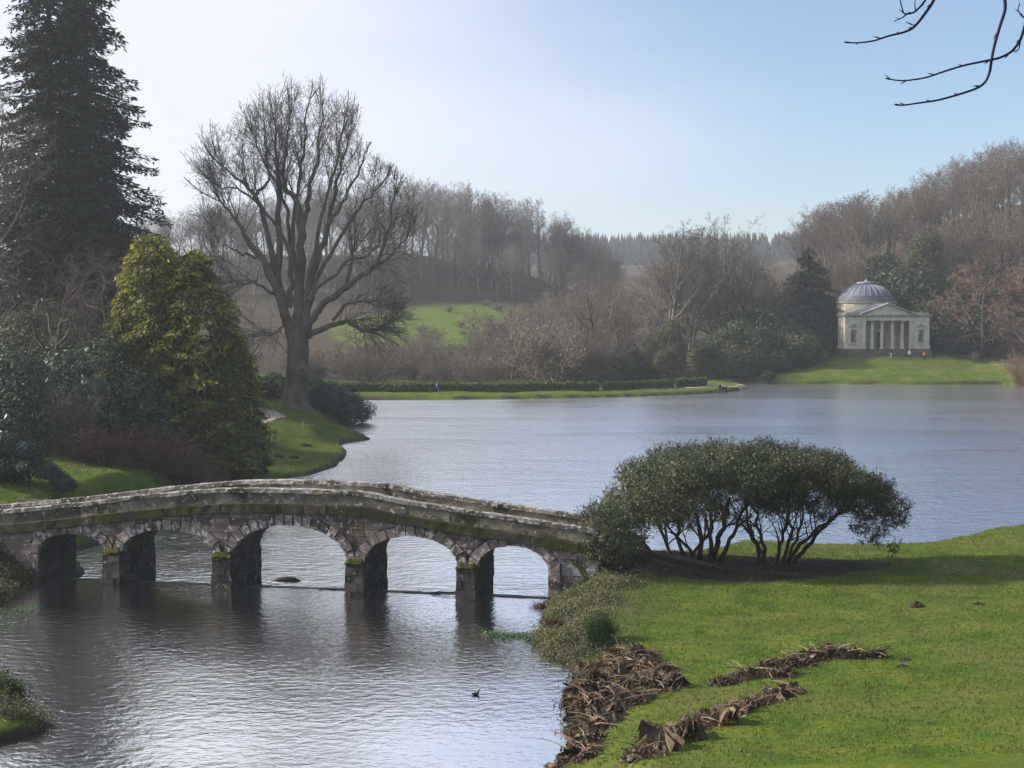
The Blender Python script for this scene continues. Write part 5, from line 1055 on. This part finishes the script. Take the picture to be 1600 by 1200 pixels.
def rush(label, px, py, n, hh, seed, m=None):
    q = ground(px, py); g = np.random.default_rng(seed); o = thing('rush_clump', label, 'grass clump', q); a = g.uniform(0, 6.28, n); r = np.abs(g.normal(0, .22, n)); b_ = np.stack([r * np.cos(a), r * np.sin(a), np.zeros(n) - .1], 1); le = g.uniform(.0, .45, n); Hh = hh * g.uniform(.6, 1.1, n)
    mid = b_ + np.stack([np.cos(a) * le * .35 * Hh, np.sin(a) * le * .35 * Hh, Hh * .6], 1); tip = b_ + np.stack([np.cos(a) * le * Hh * 1.1, np.sin(a) * le * Hh * 1.1, Hh], 1); S = np.concatenate([np.concatenate([b_, mid, np.full((n, 1), .009), np.full((n, 1), .007)], 1), np.concatenate([mid, tip, np.full((n, 1), .007), np.full((n, 1), .002)], 1)])
    V, Fq = segtubes(S, 3); link('blades', mk('blades', V, Fq, mats=m or m_rush), o)
m_rush = plain('rush_green', (.045, .085, .022), .8, .2, .4, 5); m_brac = plain('dead_bracken', (.10, .045, .028), .9, .1, .4, 6)
rush('tall dark green rush clump on the bank above the dead leaf heap', 940, 1010, 900, 1.15, 7); rush('dead russet fern clump over the pond below the bridge', 845, 958, 300, .6, 8, m_brac); rush('dead russet fern clump halfway up the bank by the bridge', 868, 985, 300, .55, 9, m_brac); rush('green tuft on the small grassy point at the pond edge', 15, 1090, 500, .7, 10)
# bramble reaching over the water
q = ground(862, 935); rn = random.Random(3); o = thing('bramble', 'wiry bramble hanging over the water under the last arch', 'bramble', q)
S = grow(rn, [((rn.gauss(0, .3), rn.gauss(.6, .8), 0), (-.9 + rn.gauss(0, .3), rn.gauss(0, .4), rn.uniform(.3, .9)), 1.6, .010, 0) for _ in range(22)], dict(SCRUB, seg=[.2, .15, .1], trop=[-.09, -.05, 0], kids=[7, 2], rmin=.005)); link('canes', mk('canes', *segtubes(S, 3), mats=m_drk), o)
tips = S[S[:, 8] >= 1][:, 3:6]; g = np.random.default_rng(3); link('leaves', leafmesh('leaves', g, tips, np.tile([0, -.5, .8], (len(tips), 1)), .07, m_cover, .7, .8), o)
# ------------------------------------------------------------------ heaps of dead giant leaves
m_dl, nt, b = newmat('dead_leaf', .95, .1); p = pos(nt, obj=True)
c = ramp(nt, noise(nt, p, 2.2, 6, .65), (.3, (.040, .029, .020)), (.5, (.11, .082, .056)), (.7, (.23, .18, .13)))
v = nd(nt, 'ShaderNodeMapRange', Value=obj_rand(nt), **{'To Min': .5, 'To Max': 1.5}).outputs[0]
nt.links.new(mix(nt, 1., c, nd(nt, 'ShaderNodeCombineColor', Red=v, Green=v, Blue=v).outputs[0], 'MULTIPLY'), b.inputs['Base Color']); bump(nt, b, noise(nt, p, 14, 6, .7), .9, .03)
m_stalk = bark('dead_stalks', (.075, .048, .034), (.24, .165, .12), 3., .6)
def leaf_mesh(seed, droop, pleat):
    g = np.random.default_rng(seed); ns, nr = 32, 6; V = [(0, 0, .0)]; ph = g.uniform(0, 6.28, 6)
    for i in range(1, nr):
        f = i / (nr - 1)
        for j in range(ns):
            a = j / ns * 2 * math.pi * .94 + .2; lob = 1 + .16 * math.sin(a * 5 + ph[0]) + .07 * math.sin(a * 11 + ph[1]); r = f * lob * .55
            z = -droop * .62 * f * (.75 + .45 * math.sin(a * 2 + ph[2])) + .10 * f * math.sin(a * 3 + ph[4]) * math.sin(f * 5 + ph[1]) + pleat * f * (1 if j % 2 else -1) * (.8 + .4 * math.sin(a * 3 + ph[3])) + g.normal(0, .018)
            r *= 1 - .25 * droop * f * (.6 + .4 * math.sin(a * 2 + ph[4])); V.append((r * math.cos(a), r * math.sin(a) + .12 * f * f * math.sin(a + ph[5]), z))
    F3 = [(0, 1 + j, 2 + j) for j in range(ns - 1)]; F4 = [(1 + i * ns + j, 1 + (i + 1) * ns + j, 2 + (i + 1) * ns + j, 2 + i * ns + j) for i in range(nr - 2) for j in range(ns - 1)]
    return mk('dead_leaf', V, F4, F3, mats=m_dl, smooth=seed < 50)
LM = [leaf_mesh(i, d_, p_) for i, (d_, p_) in enumerate([(.55, .07), (.75, .08), (.4, .09), (.9, .06), (.3, .09), (.65, .10), (1.1, .08)])]
BIG = leaf_mesh(77, 1.0, .15)
def heap(label, spots, n_leaf, n_stalk, n_deb, seed, size=(.55, 1.1), big=(), hf=.6):
    g = np.random.default_rng(seed); G = np.array([ground(px, py) for px, py, _ in spots]); rad = np.array([r for *_, r in spots]); c = G.mean(0); e = thing('dead_leaf_heap', label, 'leaf heap', c)
    def samp(sp_=1.):
        k = g.integers(0, len(G)); r = rad[k] * sp_; x, y = G[k, 0] + g.normal(0, r * .55), G[k, 1] + g.normal(0, r * .6); dd = math.hypot(x - G[k, 0], y - G[k, 1]) / r; return x, y, hz(x, y), max(0, 1 - dd * .8) * rad[k]
    for i in range(n_leaf):
        x, y, z, t = samp(); s = g.uniform(*size); o = link('dead_leaf', LM[i % len(LM)], e); o.scale = (s, s, s); o.location = (x - c[0], y - c[1], max(z, PZ) - c[2] + .10 + t * g.uniform(.1, 1.) * hf); o.rotation_euler = (g.normal(0, .55), g.normal(0, .55), g.uniform(0, 6.28))
    for (px, py, s, rx, ry, rz) in big:
        q = ground(px, py); o = link('dead_leaf', BIG, e); o.scale = (s, s, s * 1.05); o.location = tuple(q - c + np.array([0, 0, .50 * s])); o.rotation_euler = (rx, ry, rz)
    SM = [mk('leaf_stalk', *polytube([(0, 0, 0), (.3, .03, .05), (.65, 0, .04), (1., .05, .0)], [.020, .018, .015, .008], 6), mats=m_stalk, smooth=True), mk('leaf_stalk', *polytube([(0, 0, 0), (.4, -.03, .1), (.8, .02, .12)], [.019, .016, .009], 6), mats=m_stalk, smooth=True)]
    for i in range(n_stalk):
        x, y, z, t = samp(); o = link('leaf_stalk', SM[i % 2], e); s = g.uniform(.6, 1.15); o.scale = (s, 1.05, 1.05); o.location = (x - c[0], y - c[1], max(z, PZ) - c[2] + .16 + t * g.uniform(.2, 1.2) * hf); o.rotation_euler = (0, g.normal(0, .22), g.uniform(0, 6.28))
    k = g.integers(0, len(G), n_deb); r_ = rad[k] * 1.25; x = G[k, 0] + g.normal(0, 1, n_deb) * r_ * .55; y = G[k, 1] + g.normal(0, 1, n_deb) * r_ * .6; dd = np.hypot(x - G[k, 0], y - G[k, 1]) / r_
    P = np.stack([x - c[0], y - c[1], np.maximum(h(x, y), PZ - .05) - c[2] + .03 + np.maximum(0, 1 - dd * .8) * rad[k] * g.uniform(0, .5, n_deb)], 1)
    V, Fq = leaves(g, np.array(P), np.tile([0, -.2, .8], (n_deb, 1)), g.uniform(.06, .26, n_deb), .22, .9); V = V + g.normal(0, .015, V.shape); tag(link('leaf_debris', mk('leaf_debris', V, Fq, mats=m_dl), e), kind='stuff')
heap('largest heap of brown dead giant leaves and stalks spilling into the pond', [(960, 1035, .75), (925, 1055, .7), (1000, 1030, .5), (930, 1085, .75), (965, 1075, .7), (1005, 1070, .6), (920, 1110, .6), (1040, 1075, .4), (950, 1115, .6), (990, 1100, .4), (930, 1140, .45), (910, 1165, .4), (890, 1185, .35), (915, 1185, .3), (965, 1055, .6), (945, 1100, .6), (1020, 1050, .5), (980, 1045, .6), (925, 1125, .5), (905, 1090, .5)], 190, 220, 12000, 51, (.3, .75))
heap('long low heap of dead giant leaves highest on the lawn', [(1130, 1070, .25), (1170, 1058, .35), (1210, 1045, .4), (1240, 1040, .45), (1270, 1030, .5), (1300, 1025, .5), (1330, 1028, .35), (1370, 1028, .2), (1220, 1055, .35)], 60, 60, 5500, 52, (.22, .55), hf=.38)
heap('heap of dead giant leaves with one tall folded leaf, between the pond and lower lawn', [(1000, 1185, .35), (1030, 1165, .4), (1060, 1150, .4), (1090, 1135, .4), (1120, 1122, .4), (1150, 1110, .35), (1180, 1100, .3), (1210, 1092, .25), (1240, 1085, .15)], 60, 55, 5500, 53, (.22, .55),
     [(1035, 1172, 1.35, .25, -.2, 1.2), (1078, 1156, 1.0, .3, .25, 3.), (1140, 1128, .85, -.2, .3, .5)], .4)
# ------------------------------------------------------------------ grass
def tufts(name, label, xr, yr, n, hh, seed, keep):
    g = np.random.default_rng(seed); X = g.uniform(*xr, n); Y = yr[0] + (yr[1] - yr[0]) * g.uniform(0, 1, n); sd_ = shore_dist(X, Y); G1, M1, _ = grass_masks(X, Y, sd_)
    k = (sd_ > .15) & (G1 > .5) & (M1 < .3) & keep(X, Y) & (vnoise(X, Y, 1.1, 8) + .5 * vnoise(X, Y, .45, 9) + g.normal(0, .5, n) > -.15); X, Y = X[k], Y[k]; n = len(X); Z = h(X, Y); V = []; Rn = []
    for j in range(3):
        a = g.uniform(0, 6.28, n); L = hh * g.uniform(.5, 1.4, n); w_ = .011 + .006 * g.uniform(0, 1, n); dx, dy = np.cos(a), np.sin(a); l = g.uniform(.1, .8, n); ox, oy = g.normal(0, .03, n), g.normal(0, .03, n)
        V.append(np.stack([np.stack([X + ox - dy * w_, Y + oy + dx * w_, Z - .01], 1), np.stack([X + ox + dy * w_, Y + oy - dx * w_, Z - .01], 1), np.stack([X + ox + dx * l * L, Y + oy + dy * l * L, Z + L], 1)], 1)); Rn.append(g.uniform(0, 1, n))
    V = np.concatenate(V).reshape(-1, 3); Rn = np.repeat(np.concatenate(Rn), 3); tag(link(name, mk(name, V, None, np.arange(len(V)).reshape(-1, 3), mats=m_grass, attr={'rnd': Rn})), label, 'grass', kind='stuff')
m_grass = leafmat('grass_blades', (.045, .085, .010), (.13, .165, .024), (.135, .145, .032), .5, trans=.3)
tufts('lawn_grass', 'short green grass of the near lawn', (1, 46), (36, 92), 150000, .075, 61, lambda X, Y: np.abs(X) < Y * .37 + 2)
tufts('bank_grass', 'rougher green grass of the banks across the bridge', (-42, -10), (78, 172), 90000, .16, 62, lambda X, Y: X > -Y * .37)
tufts('lake_lawn_grass', 'sunlit grass of the temple lawn and the causeway', (-40, 96), (214, 282), 40000, .16, 63, lambda X, Y: np.abs(X) < Y * .37)
g = np.random.default_rng(71); X = np.concatenate([g.uniform(2, 34, 1500), g.normal(12, 5, 1500)]); Y = np.concatenate([g.uniform(36, 80, 1500), g.normal(66.5, 3.5, 1500)]); k = shore_dist(X, Y) > .4; X, Y = X[k], Y[k]
tag(link('fallen_leaves', leafmesh('fallen_leaves', g, np.stack([X, Y, h(X, Y) + .035], 1), np.tile([0, 0, 1.], (len(X), 1)), .10, leafmat('fallen_leaf', (.05, .028, .015), (.22, .13, .06)), .6, .35)), 'scattered brown fallen leaves on the lawn and under the bush', 'leaves', kind='stuff')
# ------------------------------------------------------------------ tree beside the viewpoint, its twigs hanging into the picture
m_navy = plain('dark_twig', (.012, .010, .055), .7, .3, .3, 8); Yw = 9.; tx = 8.2  # blue tint is lens fringing against the bright sky, painted into the twig colour
ot = thing('overhanging_tree', 'bare tree beside the viewpoint, thin budded twigs hanging into the sky', 'tree', (tx, Yw + .5, hz(tx, Yw + .5))); OB = np.array(ot.location)
link('trunk', mk('trunk', *polytube([np.array(q) - OB for q in [(tx, Yw + .5, OB[2] - .5), (tx, Yw + .5, OB[2] + 2), (tx - .2, Yw + .4, 15.5), (tx + .1, Yw + .5, 18.5), (tx, Yw + .7, 22)]], [.34, .26, .2, .14, .05], 12), mats=m_bark, smooth=True), ot)
LB_ = [(tx - .2, Yw + .4, 15.8), (6.2, Yw + .2, 16.9), (4.6, Yw, 17.1), (3.4, Yw, 16.75), (2.6, Yw, 16.4)]
link('limb', mk('limb', *polytube([np.array(q) - OB for q in LB_], [.11, .08, .055, .035, .018], 9), mats=m_bark, smooth=True), ot)
TW = [([(3.0, Yw, 16.6), (1467, -8), (1435, 35.6), (1424, 46), (1409, 51.5), (1388, 56), (1366, 64), (1337, 67.5), (1318, 65.6)], .010), ([(2.9, Yw, 16.55), (1452, -5), (1431, 18), (1422, 21.5), (1412, 22), (1409, 11), (1405, -6), (1400, -20)], .0075), ([(1417, 22), (1408, 29), (1396, 33.4)], .005), ([(1431, 17), (1429, 9), (1431, -6)], .005),
      ([(3.6, Yw, 16.8), (1566, -30), (1570, 0), (1571, 15), (1562, 41), (1553, 73), (1549, 94), (1547, 112), (1540, 129), (1525, 139), (1497, 148), (1465, 157), (1435, 161), (1409, 165), (1397, 163)], .012), ([(4.2, Yw, 16.95), (1612, 0), (1600, 45), (1594, 64), (1581, 81), (1562, 91), (1538, 95.6), (1506, 102), (1474, 112), (1446, 122), (1412, 126.6), (1396, 125), (1383, 122)], .010),
      ([(1612, 30), (1600, 28), (1594, 22), (1590, 15), (1594, 4)], .006), ([(1434, 37), (1427, 40), (1415, 34)], .005), ([(1594, 66), (1592, 78), (1581, 81)], .005)]
gq = np.random.default_rng(6)
for path, r in TW:
    P = np.array([(np.array(q, float) if len(q) == 3 else at(q[0], q[1], Yw)) - OB for q in path]); t = np.linspace(0, len(P) - 1, len(P) * 4); P = np.stack([np.interp(t, range(len(P)), P[:, i]) for i in range(3)], 1)
    for _ in range(2): P[1:-1] = (P[:-2] + 2 * P[1:-1] + P[2:]) / 4
    rr = np.linspace(r, r * .38, len(P)); rr[-3:] *= [1.3, 1.5, .4]; tw = link('twig', mk('twig', *polytube(P, rr, 7), mats=m_navy, smooth=True), ot)
    for i in range(6, len(P) - 2, 6):
        d = P[i + 1] - P[i]; d /= np.linalg.norm(d); d = d + np.array([0, gq.normal(0, .2), .55 * (1 if gq.random() < .75 else -1)]); d /= np.linalg.norm(d); L = gq.uniform(.02, .055)
        link('bud', mk('bud', *polytube([P[i], P[i] + d * L * .5, P[i] + d * L], [rr[i] * .6, rr[i] * .75, .001], 5), mats=m_navy, smooth=True), tw)
# ------------------------------------------------------------------ hazy winter air
hv = bpy.data.materials.new('haze_air'); hv.use_nodes = True; nt = hv.node_tree; nt.nodes.remove(nt.nodes['Principled BSDF'])
pv = nd(nt, 'ShaderNodeVolumePrincipled', Density=.00028, Anisotropy=.2); pv.inputs['Color'].default_value = (.86, .92, 1., 1); nt.links.new(pv.outputs[0], nt.nodes['Material Output'].inputs['Volume'])
hb = link('haze', mk('haze', *box(-2700, 2700, -450, 2300, -12, 135), mats=hv)); tag(hb, 'thin hazy air over the valley', 'haze', kind='stuff')
